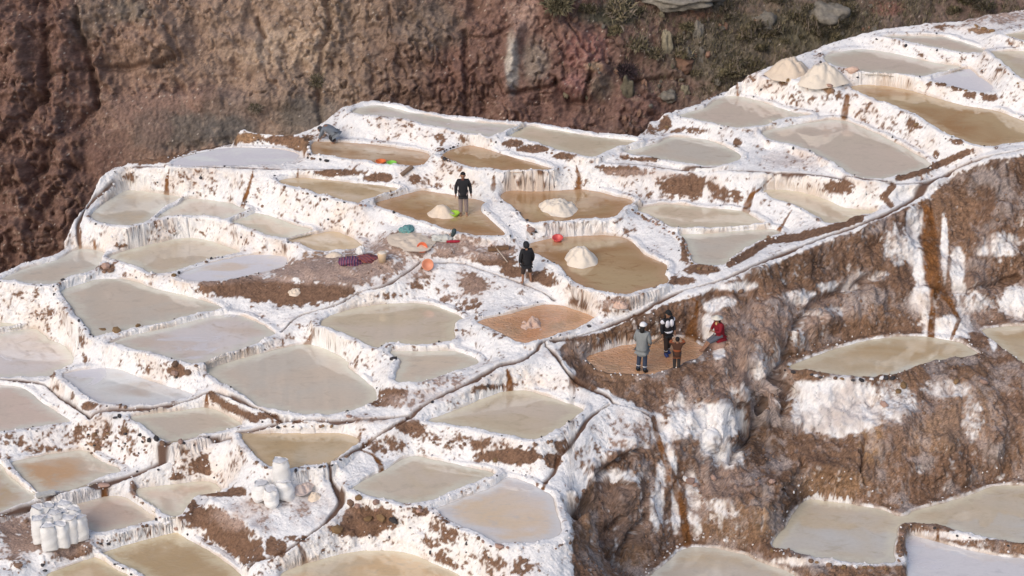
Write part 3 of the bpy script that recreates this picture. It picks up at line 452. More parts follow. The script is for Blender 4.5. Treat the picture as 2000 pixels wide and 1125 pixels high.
def water_mat(name, c1, c2, crust, ripple, seed):
    m, nt, b = new_mat(name)
    tc = nt.nodes.new('ShaderNodeTexCoord'); mp = nt.nodes.new('ShaderNodeMapping'); mp.inputs['Location'].default_value = (seed * 3.1, seed * 1.7, seed)
    mp.inputs['Scale'].default_value = (.75, 1.3, 1); nt.links.new(tc.outputs['Object'], mp.inputs['Vector'])
    def noise(sc, det, rough=.55, dist=0):
        n = nt.nodes.new('ShaderNodeTexNoise'); n.inputs['Scale'].default_value = sc; n.inputs['Detail'].default_value = det; n.inputs['Roughness'].default_value = rough
        n.inputs['Distortion'].default_value = dist; nt.links.new(mp.outputs[0], n.inputs['Vector']); return n
    def ramp(src, a, b_):
        r = nt.nodes.new('ShaderNodeMapRange'); r.interpolation_type = 'SMOOTHSTEP'; r.inputs['From Min'].default_value = a; r.inputs['From Max'].default_value = b_; nt.links.new(src, r.inputs['Value']); return r
    def mix(f, a, b_):
        x = nt.nodes.new('ShaderNodeMix'); x.data_type = 'RGBA'
        nt.links.new(f, x.inputs[0])
        for s, v in ((6, a), (7, b_)):
            if isinstance(v, tuple): x.inputs[s].default_value = v + (1,)
            else: nt.links.new(v, x.inputs[s])
        return x.outputs[2]
    c1 = tuple(min(.78, v * 1.10 * k_) for v, k_ in zip(c1, (1.04, 1.0, .945))); c2 = tuple(min(.78, v * 1.10 * k_) for v, k_ in zip(c2, (1.04, 1.0, .945)))
    n1 = noise(.42, 3, .5, .6); n3 = noise(9, 5, .7)
    base = mix(ramp(n1.outputs['Fac'], .36, .66).outputs[0], c1, c2)
    n4 = noise(1.7, 6, .68, 1.2)
    mott = ramp(n4.outputs['Fac'], .5, .75); dk = tuple(v * .80 for v in c1); f = nt.nodes.new('ShaderNodeMath'); f.operation = 'MULTIPLY'; f.inputs[1].default_value = .8
    nt.links.new(mott.outputs[0], f.inputs[0]); base = mix(f.outputs[0], base, dk)
    # pale sediment near the shore
    at = nt.nodes.new('ShaderNodeAttribute'); at.attribute_name = 'Edge'
    n5 = noise(2.6, 4, .65, .5); jt = nt.nodes.new('ShaderNodeMath'); jt.operation = 'MULTIPLY_ADD'; jt.inputs[1].default_value = -.9; nt.links.new(n5.outputs['Fac'], jt.inputs[0]); jt2 = nt.nodes.new('ShaderNodeMath'); jt2.operation = 'ADD'; nt.links.new(at.outputs['Fac'], jt.inputs[2])
    e2 = nt.nodes.new('ShaderNodeMapRange'); e2.interpolation_type = 'SMOOTHSTEP'; e2.inputs['From Min'].default_value = -.42; e2.inputs['From Max'].default_value = .10; e2.inputs['To Min'].default_value = .75; e2.inputs['To Max'].default_value = 0; nt.links.new(jt.outputs[0], e2.inputs['Value'])
    base = mix(e2.outputs[0], base, tuple(min(.74, v * 1.12 + .09) for v in c1))
    e3 = nt.nodes.new('ShaderNodeMapRange'); e3.inputs['From Min'].default_value = .0; e3.inputs['From Max'].default_value = .045; e3.inputs['To Min'].default_value = .55; e3.inputs['To Max'].default_value = 0; nt.links.new(at.outputs['Fac'], e3.inputs['Value'])
    base = mix(e3.outputs[0], base, (.30, .21, .13))
    cr = noise(.55, 4, .6, .9); crr = ramp(cr.outputs['Fac'], .78 - .5 * crust, .90 - .42 * crust)
    base = mix(crr.outputs[0], base, (.70, .675, .69))
    g = nt.nodes.new('ShaderNodeMapRange'); g.inputs['To Min'].default_value = .88; g.inputs['To Max'].default_value = 1.12; nt.links.new(n3.outputs['Fac'], g.inputs['Value'])
    sc = nt.nodes.new('ShaderNodeVectorMath'); sc.operation = 'SCALE'; nt.links.new(base, sc.inputs[0]); nt.links.new(g.outputs[0], sc.inputs['Scale']); nt.links.new(sc.outputs[0], b.inputs['Base Color'])
    r = nt.nodes.new('ShaderNodeMapRange'); r.inputs['To Min'].default_value = .02 if crust < .8 else .6; r.inputs['To Max'].default_value = .6; nt.links.new(crr.outputs[0], r.inputs['Value']); nt.links.new(r.outputs[0], b.inputs['Roughness'])
    b.inputs['IOR'].default_value = 2.0 if crust < .8 else 1.3
    bp = nt.nodes.new('ShaderNodeBump'); bp.inputs['Strength'].default_value = min(1, .08 + .9 * ripple); bp.inputs['Distance'].default_value = .003 + .07 * ripple
    nw = noise(5.5 if ripple > 1 else 2.2, 3, .55, 1.5); nt.links.new(nw.outputs['Fac'], bp.inputs['Height']); nt.links.new(bp.outputs[0], b.inputs['Normal'])
    return m
def tag(o, label=None, cat=None, group=None, kind=None):
    if label: o['label'] = label
    if cat: o['category'] = cat
    if group: o['group'] = group
    if kind: o['kind'] = kind
    return o
def empty(name, loc, label=None, cat=None, group=None, rz=0):
    o = bpy.data.objects.new(name, None); C.objects.link(o); o.location = loc; o.rotation_euler = (0, 0, rz); o.empty_display_size = .2
    return tag(o, label, cat, group)

# ------------------------------------------------------------------ cut the sheet into pond banks, path, channel and hillside
# normals of the final surface for seamless shading
P3 = np.stack([gx3, gy3, gz3], -1)
e1 = np.gradient(P3, axis=1); e2 = np.gradient(P3, axis=0); N3 = np.cross(e1, e2); N3 /= np.linalg.norm(N3, axis=-1, keepdims=True) + 1e-12
fj, fi = np.meshgrid(np.arange(NY - 1), np.arange(NX - 1), indexing='ij')
fo = own[:-1, :-1]
inside = (near[:-1, :-1] < -.13) & (near[1:, 1:] < -.13)
hard = inside & ~np.isin(nearid[:-1, :-1], [keys.index(k) for k in P if P[k]['crust'] > 1])
fkeep = ~inside & keepv[:-1, :-1]
def sheet(name, fm, mat, parent=None, origin=(0, 0, 0)):
    j, i = fj[fm], fi[fm]
    if len(j) == 0: return None
    q = np.stack([j * NX + i, j * NX + i + 1, (j + 1) * NX + i + 1, (j + 1) * NX + i], 1)
    vid, inv = np.unique(q, return_inverse=True); inv = inv.reshape(-1, 4)
    me = bpy.data.meshes.new(name); me.vertices.add(len(vid)); me.loops.add(inv.size); me.polygons.add(len(inv))
    co = P3.reshape(-1, 3)[vid] - np.array(origin); me.vertices.foreach_set('co', co.astype(np.float32).ravel())
    me.loops.foreach_set('vertex_index', inv.astype(np.int32).ravel()); me.polygons.foreach_set('loop_start', np.arange(0, inv.size, 4, dtype=np.int32))
    me.update(calc_edges=True)
    a = me.attributes.new('Col', 'FLOAT_COLOR', 'POINT'); cc = np.ones((len(vid), 4), np.float32); cc[:, :3] = col.reshape(-1, 3)[vid]; a.data.foreach_set('color', cc.ravel())
    me.polygons.foreach_set('use_smooth', np.ones(len(inv), bool))
    me.normals_split_custom_set_from_vertices(N3.reshape(-1, 3)[vid].tolist())
    me.materials.append(mat); o = bpy.data.objects.new(name, me); C.objects.link(o)
    if parent: o.parent = parent
    return o
POND = {}
for ki, k in enumerate(keys):
    p = P[k]; cx, cy = p['w'].mean(0); root = empty('salt_pond', (cx, cy, p['z']), p['label'], 'salt pond', 'terraced salt ponds'); POND[k] = root
    sheet('bank', fkeep & (fo == ki), M_GROUND, root, (cx, cy, p['z']))
    # water or crust sheet, cut from a fine grid so that it carries its distance from the shore
    wsl, wd, wx, wy = WAT[k]; st_ = 2
    wd = wd[::st_, ::st_]; wx = wx[::st_, ::st_] - cx; wy = wy[::st_, ::st_] - cy; hh, ww = wd.shape
    ok = (np.minimum(np.minimum(wd[:-1, :-1], wd[1:, :-1]), np.minimum(wd[:-1, 1:], wd[1:, 1:])) < .09)
    jq, iq = np.where(ok); q = np.stack([jq * ww + iq, jq * ww + iq + 1, (jq + 1) * ww + iq + 1, (jq + 1) * ww + iq], 1); vid, inv = np.unique(q, return_inverse=True); inv = inv.reshape(-1, 4)
    me = bpy.data.meshes.new('water'); me.vertices.add(len(vid)); me.loops.add(inv.size); me.polygons.add(len(inv)); co = np.zeros((len(vid), 3), np.float32); co[:, 0] = wx.ravel()[vid]; co[:, 1] = wy.ravel()[vid]
    me.vertices.foreach_set('co', co.ravel()); me.loops.foreach_set('vertex_index', inv.astype(np.int32).ravel()); me.polygons.foreach_set('loop_start', np.arange(0, inv.size, 4, dtype=np.int32)); me.update(calc_edges=True)
    a = me.attributes.new('Edge', 'FLOAT', 'POINT'); a.data.foreach_set('value', (-wd.ravel()[vid]).astype(np.float32))
    me.materials.append(water_mat('water_' + k, p['c1'], p['c2'], p['crust'], p['ripple'], ki)); wo = bpy.data.objects.new('water' if p['crust'] < .8 else 'salt_floor', me); C.objects.link(wo); wo.parent = root
tag(sheet('hillside', fkeep & (fo == -1), M_GROUND), kind='structure')
tag(sheet('footpath', fkeep & (fo == -2), M_GROUND), kind='structure')
tag(sheet('water_channel', fkeep & (fo == -3), M_GROUND), kind='structure')

# picking: the surface point seen at a pixel (front-most vertex near it)
FLATV = (PX.ravel(), PY.ravel(), DEP.ravel(), P3.reshape(-1, 3))
pick_rows = np.where(keepv.ravel())[0]
def hit(px, py, r=3.0, src=None):
    X, Y, Dp, V = src or FLATV
    m = np.where((np.abs(X - px) < r) & (np.abs(Y - py) < r))[0]
    if len(m) == 0: return hit(px, py, r * 2, src) if r < 60 else V[np.argmin((X - px) ** 2 + (Y - py) ** 2)]
    return V[m[np.argmin(Dp[m])]].copy()
#@@CLIFF@@
# ------------------------------------------------------------------ the red cliff and the scrubby hillside across the ravine
CX, CZ1, CZ2 = 1150, 330, 46
ca = np.linspace(-.34, .34, CX); czs = np.concatenate([np.linspace(-9, 6, CZ1), 6 + 34 * (np.linspace(0, 1, CZ2 + 1)[1:]) ** 1.3])
CA, CZ = np.meshgrid(ca, czs)
yb = np.interp(ca, [-.34, -.2, 0, .12, .2, .34], [86.5, 88.5, 93, 94, 94.5, 95.5]); cot = np.interp(ca, [-.34, -.15, .02, .1, .2, .34], [.42, .55, .50, .75, 1.1, 1.2])
CY = yb[None] + (CZ + 8) * cot[None]; CXX = CA * CY
for_n = np.stack([0 * CA, -np.ones_like(CA), cot[None] + 0 * CA], -1); for_n /= np.linalg.norm(for_n, axis=-1, keepdims=True)
QX, QY, _ = project(CXX, CY, CZ)
veg = sstep(1080, 1420, QX - .5 * QY)
b1 = fbm(CXX * .5, CY * .4, CZ * .42, 3, 1.0); r1 = 1 - 2.2 * np.abs(fbm(CXX * .8, CY * .6, CZ * .6, 4, .8, .6)); r2 = 1 - 3.2 * np.abs(fbm(CXX, CY, CZ * .8, 3, 1.5, .6)); c1_ = fbm(CXX, CY, CZ, 3, 1.7, .6); c2_ = fbm(CXX, CY, CZ, 3, 6.0, .6)
lay = fbm(CXX * .25, CY * .2, CZ * 1.7, 3, 1.3)
dsp = (1 - .7 * veg) * (.9 * b1 + .42 * r1) + .26 * c1_ * (1 - .3 * veg) + .12 * c2_ - .30 * sstep(.6, .95, r2) * (1 - .7 * veg) * sstep(-.25, .25, c1_ + b1) + .16 * lay * (1 - veg)
leftred = 1 - sstep(90, 300, QX + .25 * (QY - 200))
dsp += leftred * (.30 * r1 + .30 * lay)
def carve(pts, wpx, depth):
    p = np.array(pts, float); mn = p.min(0) - 60; mx = p.max(0) + 60
    j = np.where((QX > mn[0]) & (QX < mx[0]) & (QY > mn[1]) & (QY < mx[1]))
    d, t = polydist(QX[j] + 7 * c1_[j], QY[j] + 7 * b1[j], p, False); dsp[j] += depth * np.exp(-(d / wpx) ** 2)
tal = np.zeros(QX.shape)
for (tx, ty, tw, th) in [(340,235,150,55),(540,235,150,50),(250,300,90,60)]: tal = np.maximum(tal, 1 - sstep(.6, 1.15, np.sqrt(((QX - tx) / tw) ** 2 + ((QY - ty) / th) ** 2) + .2 * b1))
dsp = dsp * (1 - .8 * tal) + .35 * tal
for pts, wd, dp in [([(88,-20),(92,60),(90,140),(95,200)], 7, -.7), ([(148,10),(155,60),(172,110),(183,160),(188,205)], 5, -.7), ([(60,170),(100,148),(180,134),(240,130),(340,128)], 5, -.45), ([(95,190),(40,250),(0,290)], 8, -.6), ([(190,205),(160,240),(100,290),(90,340),(60,400)], 8, -.45), ([(500,30),(505,50),(515,75)], 3, -.5),
    ([(640,0),(645,60),(622,140),(628,240)], 5, -.35), ([(905,60),(908,120),(912,225)], 5, -.5), ([(910,70),(950,76),(1000,50)], 4, -.35), ([(975,160),(985,185),(1030,178),(1075,172),(1085,160)], 4, -.5), ([(1085,160),(1110,195),(1140,200),(1155,150)], 5, -.5), ([(1240,160),(1290,152),(1340,158)], 4, -.4), ([(330,60),(355,110),(310,128)], 4, -.4), ([(0,370),(60,360),(90,330)], 8, -.6), ([(75,450),(110,380),(150,330)], 7, -.4)]: carve(pts, wd, dp)
for pts, wd, dp in [([(1010,55),(1000,100),(990,150),(992,180)], 13, .8), ([(1115,165),(1135,185)], 20, .6), ([(130,60),(120,130)], 22, .5), ([(40,60),(50,160)], 28, .7), ([(250,90),(330,80)], 30, .5), ([(1180,140),(1170,180)], 18, .4), ([(400,185),(560,190)], 26, .5), ([(30,340),(40,420)], 30, .6)]: carve(pts, wd, dp)
dsp += .06 * fbm(CXX, CY, CZ, 2, 15.0, .6) - .07 * (1 - .8 * tal) * sstep(.80, .97, 1 - 3.0 * np.abs(fbm(CXX, CY, CZ * .7, 3, 2.6, .6)))
KX, KY, KZ = CXX + for_n[..., 0] * dsp, CY + for_n[..., 1] * dsp, CZ + for_n[..., 2] * dsp
QX, QY, QD = project(KX, KY, KZ)
f1 = .5 + .5 * fbm(KX, KY, KZ, 3, 1.1, .6); f2 = .5 + .5 * fbm(KX, KY, KZ, 3, 4.5, .65); f3 = .5 + .5 * fbm(KX * 2, KY, KZ * .5, 3, 1.2, .6)
tb = np.array([0, 130, 210, 420, 620, 700, 800, 950, 1100, 1300, 1500, 1700, 1900, 2100])
tc_ = np.array([(.185,.098,.07),(.19,.10,.072),(.26,.155,.105),(.31,.20,.135),(.30,.205,.14),(.26,.17,.115),(.20,.115,.078),(.21,.11,.078),(.22,.115,.085),(.19,.115,.085),(.215,.15,.11),(.20,.14,.105),(.20,.125,.095),(.18,.11,.085)])
qq = QX + .30 * np.maximum(0, 330 - QY) * -.15 - np.clip(QY - 130, 0, 400) * .45 * (QX < 700) + (f1 - .5) * 130
ccol = np.stack([np.interp(qq, tb, tc_[:, c]) for c in range(3)], -1)
def cblob(px, py, rx, ry, c, hard=.5, st=1.0):
    q = np.sqrt(((QX - px) / rx) ** 2 + ((QY - py) / ry) ** 2) + .35 * c1_ + .2 * c2_; wg = ((1 - sstep(hard, 1.2, q)) * st)[..., None]
    global ccol; ccol = ccol * (1 - wg) + np.array(c) * wg
for a_ in [(330,215,150,60,(.25,.145,.105)),(470,215,90,40,(.24,.165,.125)),(350,255,110,42,(.155,.122,.098)),(300,250,40,40,(.20,.13,.10)),(450,255,60,34,(.135,.115,.10)),(590,225,70,40,(.20,.16,.125)),(560,95,120,50,(.40,.28,.19)),(450,60,60,40,(.30,.20,.14)),(250,20,60,30,(.20,.15,.11)),(180,30,50,60,(.19,.13,.095)),
   (1000,125,14,70,(.46,.40,.33)),(1020,30,30,40,(.34,.21,.16)),(1045,120,30,50,(.24,.18,.14)),(1140,100,50,45,(.27,.12,.095)),(1120,165,30,28,(.32,.15,.125)),(1175,170,25,30,(.24,.17,.12)),(1195,30,70,25,(.12,.11,.075)),(1160,130,20,12,(.32,.20,.11)),(1380,30,60,8,(.30,.15,.09)),(1420,95,30,18,(.30,.17,.10)),(1730,15,40,18,(.26,.12,.085)),(1560,60,150,50,(.14,.12,.075)),(1400,110,120,60,(.17,.135,.095)),(830,50,80,60,(.21,.145,.105)),(890,150,60,60,(.20,.10,.07)),(1250,210,70,40,(.20,.105,.08))]: cblob(*a_)
ccol = ccol * (.58 + .84 * (.6 * f2 + .4 * f3)[..., None])
pale = sstep(.60, .78, f2)[..., None] * .35; ccol = ccol * (1 - pale) + np.array([.42,.31,.22]) * pale
gv = (veg * sstep(.46, .66, f1 * .5 + f2 * .5) * .6)[..., None]; ccol = ccol * (1 - gv) + np.array([.15,.13,.085]) * gv
cr2 = (sstep(.86, .97, 1 - np.abs(c2_) * 1.6) * sstep(.5, .7, f1) * .5)[..., None]; ccol = ccol * (1 - cr2)  # shade of the cracks painted into the rock colour
rspk = np.random.default_rng(5).random(QX.shape); ccol[rspk > .9955] = (.5, .42, .34)
gr = ccol.mean(-1, keepdims=True); ccol = np.clip(gr + (ccol - gr) * .80, .01, .8) * 1.12
ccol = np.clip(ccol * (1 + np.random.default_rng(6).normal(0, .13, ccol.shape[:2])[..., None]), .01, .8)
n_ = CZ1 + CZ2; idx = np.arange(n_ * CX).reshape(n_, CX); q = np.stack([idx[:-1, :-1], idx[:-1, 1:], idx[1:, 1:], idx[1:, :-1]], -1).reshape(-1, 4)
me = bpy.data.meshes.new('cliff'); me.vertices.add(n_ * CX); me.loops.add(q.size); me.polygons.add(len(q)); K3 = np.stack([KX, KY, KZ], -1)
me.vertices.foreach_set('co', K3.astype(np.float32).ravel()); me.loops.foreach_set('vertex_index', q.astype(np.int32).ravel()); me.polygons.foreach_set('loop_start', np.arange(0, q.size, 4, dtype=np.int32)); me.update(calc_edges=True)
at = me.attributes.new('Col', 'FLOAT_COLOR', 'POINT'); cc = np.ones((n_ * CX, 4), np.float32); cc[:, :3] = ccol.reshape(-1, 3); at.data.foreach_set('color', cc.ravel())
me.polygons.foreach_set('use_smooth', np.ones(len(q), bool)); me.materials.append(M_CLIFF); o = bpy.data.objects.new('cliff', me); C.objects.link(o); tag(o, kind='structure')
CLV = (QX.ravel(), QY.ravel(), QD.ravel(), K3.reshape(-1, 3))
# valley ground far below everything
me = bpy.data.meshes.new('valley_ground'); me.from_pydata([(-600, -300, -14), (600, -300, -14), (600, 900, -14), (-600, 900, -14)], [], [(0, 1, 2, 3)])
m_v, _, b_v = new_mat('valley_earth'); b_v.inputs['Base Color'].default_value = (.17, .11, .075, 1); b_v.inputs['Roughness'].default_value = .95
me.materials.append(m_v); tag(bpy.data.objects.new('valley_ground', me), kind='structure'); C.objects.link(bpy.data.objects['valley_ground'])
#@@END_CLIFF@@
#@@OBJECTS@@
# ------------------------------------------------------------------ small things: materials and mesh helpers
MATS = {}
def plain(name, c, rough=.8, var=.15, scale=9, bump=0.0, spec=.3):
    if name in MATS: return MATS[name]
    m, nt, b = new_mat(name); b.inputs['Roughness'].default_value = rough; b.inputs['Specular IOR Level'].default_value = spec
    n = ramp_noise(nt, scale, 4, .6); mr = nt.nodes.new('ShaderNodeMapRange'); mr.inputs['To Min'].default_value = 1 - var * 2; mr.inputs['To Max'].default_value = 1 + var * 2
    nt.links.new(n.outputs['Fac'], mr.inputs['Value']); sc = nt.nodes.new('ShaderNodeVectorMath'); sc.operation = 'SCALE'; sc.inputs[0].default_value = c
    oi = nt.nodes.new('ShaderNodeObjectInfo'); m2 = nt.nodes.new('ShaderNodeMapRange'); m2.inputs['To Min'].default_value = 1 - var; m2.inputs['To Max'].default_value = 1 + var
    nt.links.new(oi.outputs['Random'], m2.inputs['Value']); mm = nt.nodes.new('ShaderNodeMath'); mm.operation = 'MULTIPLY'; nt.links.new(mr.outputs[0], mm.inputs[0]); nt.links.new(m2.outputs[0], mm.inputs[1])
    nt.links.new(mm.outputs[0], sc.inputs['Scale']); nt.links.new(sc.outputs[0], b.inputs['Base Color'])
    if bump:
        bp = nt.nodes.new('ShaderNodeBump'); bp.inputs['Strength'].default_value = bump; bp.inputs['Distance'].default_value = .03
        n2 = ramp_noise(nt, scale * 3, 5, .7); nt.links.new(n2.outputs['Fac'], bp.inputs['Height']); nt.links.new(bp.outputs[0], b.inputs['Normal'])
    MATS[name] = m; return m
def striped(name, cols, freq, axis='X', dist=1.5):
    m, nt, b = new_mat(name); b.inputs['Roughness'].default_value = .95
    tc = nt.nodes.new('ShaderNodeTexCoord'); wv = nt.nodes.new('ShaderNodeTexWave'); wv.bands_direction = axis; wv.wave_profile = 'SAW'; wv.inputs['Scale'].default_value = freq; wv.inputs['Distortion'].default_value = dist
    nt.links.new(tc.outputs['Object'], wv.inputs['Vector']); r = nt.nodes.new('ShaderNodeValToRGB'); r.color_ramp.interpolation = 'CONSTANT'
    for i, c in enumerate(cols):
        e = r.color_ramp.elements[i] if i < 2 else r.color_ramp.elements.new(i / len(cols))
        e.position = i / len(cols); e.color = c + (1,)
    nt.links.new(wv.outputs['Fac'], r.inputs[0]); nt.links.new(r.outputs[0], b.inputs['Base Color']); MATS[name] = m; return m
def mesh_obj(name, V, F, mat, parent=None, loc=(0, 0, 0), smooth=True, rz=0):
    me = bpy.data.meshes.new(name); me.from_pydata([tuple(v) for v in V], [], F); me.update()
    if smooth: me.polygons.foreach_set('use_smooth', [True] * len(me.polygons))
    if mat: me.materials.append(mat)
    o = bpy.data.objects.new(name, me); C.objects.link(o); o.location = loc; o.rotation_euler = (0, 0, rz)
    if parent: o.parent = parent
    return o
def ico(sub=2):
    import bmesh
    bm = bmesh.new(); bmesh.ops.create_icosphere(bm, subdivisions=sub, radius=1); V = np.array([v.co[:] for v in bm.verts]); F = [tuple(v.index for v in f.verts) for f in bm.faces]; bm.free(); return V, F
IC1, IC2, IC3, IC4 = ico(1), ico(2), ico(3), ico(4)
def rockmesh(ic, seed, sx=1, sy=1, sz=1, amp=.35, fr=1.1):
    V, F = ic; n = vnoise(V[:, 0] * fr + seed * 7.1, V[:, 1] * fr + seed * 3.3, V[:, 2] * fr + seed) + .45 * vnoise(V[:, 0] * fr * 2.6 + seed, V[:, 1] * fr * 2.6, V[:, 2] * fr * 2.6 + 5)
    W = V * (1 + amp * n)[:, None]; return W * np.array([sx, sy, sz]), F
M_STB = plain('brown_stone', (.20, .125, .085), .9, .25, 8, .4); M_STD = plain('dark_stone', (.055, .05, .052), .8, .25, 8, .3); M_STO = plain('ochre_stone', (.24, .15, .075), .85, .2, 8, .4)
M_STG = plain('grey_stone', (.28, .265, .235), .9, .2, 6, .5); M_LUMP = plain('salt_lump', (.82, .80, .79), .85, .06, 12, .3); M_STP = plain('pinkish_stone', (.38, .25, .20), .9, .2, 8, .4)
ROCKM = {}
for mi, mt in enumerate((M_STB, M_STD, M_STO, M_STP, M_LUMP)):
    for v in range(4):
        V, F = rockmesh(IC1, mi * 5 + v + 1, 1, .85, .7); me = bpy.data.meshes.new('stone'); me.from_pydata(V.tolist(), [], F); me.materials.append(mt); ROCKM[mi, v] = me
own_flat = own.ravel(); near_flat = near.ravel()
PALL = np.stack([P['w'].mean(0) for P in P.values()]); 
def owner_at(p):
    d = [(float(polydist(np.array([p[0]]), np.array([p[1]]), P[k]['w'])[0][0]), k) for k in keys if abs(p[0] - P[k]['w'][:, 0].mean()) < 8 and abs(p[1] - P[k]['w'][:, 1].mean()) < 8]
    d = [(a - .3 * P[k]['z'] * 0, k) for a, k in d]
    return min(d)[1] if d else keys[0]
scnt = {}
def stone(px, py, rpx, mi, parent=None, zoff=.25):
    p = hit(px, py, 2.5); s = FPX / ((p[1]) * CP - (p[2] - HCAM) * SP); r = rpx / s
    k = owner_at(p); scnt[k] = scnt.get(k, 0) + 1
    root = POND[k]; o = bpy.data.objects.new('stone', ROCKM[mi, random.randrange(4)]); C.objects.link(o); o.parent = root
    o.location = (p[0] - root.location.x, p[1] - root.location.y, p[2] - root.location.z + r * zoff)
    o.rotation_euler = (random.uniform(-.4, .4), random.uniform(-.4, .4), random.uniform(0, 6.28)); q = r * random.uniform(.85, 1.2); o.scale = (q, q * random.uniform(.8, 1.1), q * random.uniform(.7, 1)); return o
def row(pts, step, r, mis, jit=1.5):
    p = np.array(pts, float); L = np.r_[0, np.cumsum(np.hypot(*np.diff(p, axis=0).T))]; t = 0
    while t < L[-1]:
        stone(np.interp(t, L, p[:, 0]) + random.uniform(-jit, jit), np.interp(t, L, p[:, 1]) + random.uniform(-jit, jit), r * random.uniform(.7, 1.3), random.choice(mis)); t += step * random.uniform(.7, 1.5)
row([(1238,411),(1262,425),(1290,440),(1318,458),(1334,480),(1345,505),(1358,521)], 6.5, 3.8, [0,0,0,3,2]); row([(1340,470),(1352,510)], 6, 3.5, [0,3]); row([(1365,522),(1400,527)], 6, 5, [0,0,2])
row([(1506,1075),(1560,1090),(1640,1106),(1742,1110)], 17, 5.5, [0,0,2,4]); row([(1764,1035),(1756,1070),(1758,1105)], 11, 5.5, [0,0,3]); row([(1780,1026),(1830,1034),(1900,1050),(1985,1066)], 30, 3.5, [1,1,0])
row([(868,294),(880,288),(900,284)], 7, 3.2, [1,1,0]); row([(862,306),(880,316)], 7, 3.4, [1,1,0]); row([(598,305),(625,312),(645,314)], 8, 4, [1,1,0]); row([(604,286),(606,300)], 7, 4, [1,4])
row([(555,366),(600,378),(660,396),(680,402)], 13, 2.6, [0,1,0]); row([(1533,724),(1570,729),(1600,735),(1640,741),(1690,742),(1745,736)], 14, 5, [1,0,1,2,4]); row([(1540,716),(1548,722)], 8, 5, [2])
row([(1002,276),(1050,290),(1105,308)], 10, 3.5, [0,0,3]); row([(1815,160),(1850,167),(1890,178),(1930,186)], 12, 4, [0,0,2]); row([(1213,305),(1265,314)], 9, 3.6, [0])
row([(1650,160),(1690,145)], 20, 2.5, [1,0]); row([(1710,78),(1900,108)], 45, 3, [1,0]); row([(1950,128),(1990,165)], 20, 4, [2,0])
row([(845,862),(1000,876),(1100,858)], 26, 4, [0,3]); row([(700,990),(740,1000)], 14, 7, [0,3]); row([(700,968),(790,992),(830,996)], 22, 4.5, [3,0,4]); row([(850,1010),(900,1035),(960,1068),(1030,1075)], 17, 4.5, [3,0,0,4])
row([(560,918),(640,914),(680,890)], 14, 4, [0,4,1]); row([(500,900),(520,915)], 9, 4, [0,4]); row([(262,972),(300,1000),(320,1016)], 16, 4, [0,4,3]); row([(280,1030),(330,1022),(352,1012)], 10, 5, [3,0,4]); row([(150,1030),(195,1060),(215,1065)], 12, 4, [1,0,4])
row([(222,1103),(262,1124)], 17, 3, [1,0]); row([(20,915),(60,960),(75,975)], 16, 3, [4,0]); row([(155,625),(185,662)], 16, 3.4, [1,0]); row([(120,545),(105,562)], 9, 3.5, [1]); row([(190,765),(255,800)], 14, 4, [0,0,1])
row([(765,372),(770,395)], 9, 3, [0,1]); row([(1012,408),(1040,438)], 10, 3, [1,1]); row([(700,400),(722,402)], 8, 4, [0,3]); row([(1370,170),(1408,182)], 13, 3, [1,0]); row([(1030,442),(1042,458)], 7, 4, [3,0]); row([(545,835),(580,838)], 9, 4, [1,0]); row([(610,835),(650,836)], 12, 4, [0,2])
row([(1200,590),(1220,598)], 7, 4, [3,3]); row([(885,655),(892,640)], 8, 3.5, [0]); row([(1115,1050),(1080,1075)], 11, 4, [1,0,4])
for x, y, r, mi in [(205,649,12,2),(230,645,9,2),(248,640,8,2),(270,635,7,2),(208,520,10,3),(216,528,7,0),(203,530,6,0),(768,700,8,1),(340,712,9,0),(343,728,9,3),(366,726,7,0),(381,713,5,0),(340,536,6,2),(350,531,4,1),(405,510,4,0),(52,691,3,1),
    (698,973,11,2),(733,985,8,3),(745,1014,14,2),(767,1020,12,1),(722,1012,10,2),(660,1038,12,2),(680,1010,8,0),(685,985,9,0),(820,1000,10,3),(810,998,7,0),(828,1004,6,0),(975,1072,13,3),(968,898,8,2),(37,1105,11,0),(53,1016,5,0),(345,1044-10,8,3),
    (290,863,8,1),(272,851,6,1),(305,857,8,1),(320,865,7,0),(354,862,8,3),(358,868,5,1),(244,966-120,5,1),(225,815,5,1),(235,812,5,1),(97,725,8,3),(1038,448,8,3),(1045,455,5,1),(843,784,6,1),(680,812,6,3),(1765,752,10,2),(1758,765,8,2),(1726,790,9,3),(1870,745,10,2),(1925,748,9,3),(1920,728,8,0),(1350,940,13,3),(1360,948,10,3),(1395,935,8,3),(1340,935,7,4),(1935,60,9,2),(1920,55,7,2),(1907,50,6,2),(1510,940,9,3),(1480,945,7,3),(1115,100+960,6,0),
    (1655,205,5,2),(1620,170,10,3),(1628,178,7,0),(1537,157,6,2),(1530,160,5,2),(1788,242,6,2),(1300,246,6,2)]: stone(x, y, r, mi)
for i in range(70):
    x = random.uniform(165, 285); y = random.uniform(828, 905)
    if abs(y - 865) < 38 - .25 * abs(x - 225) and not (x > 250 and y < 850): stone(x, y, random.uniform(2.2, 4.6), random.choice([0,0,1,3,2]))
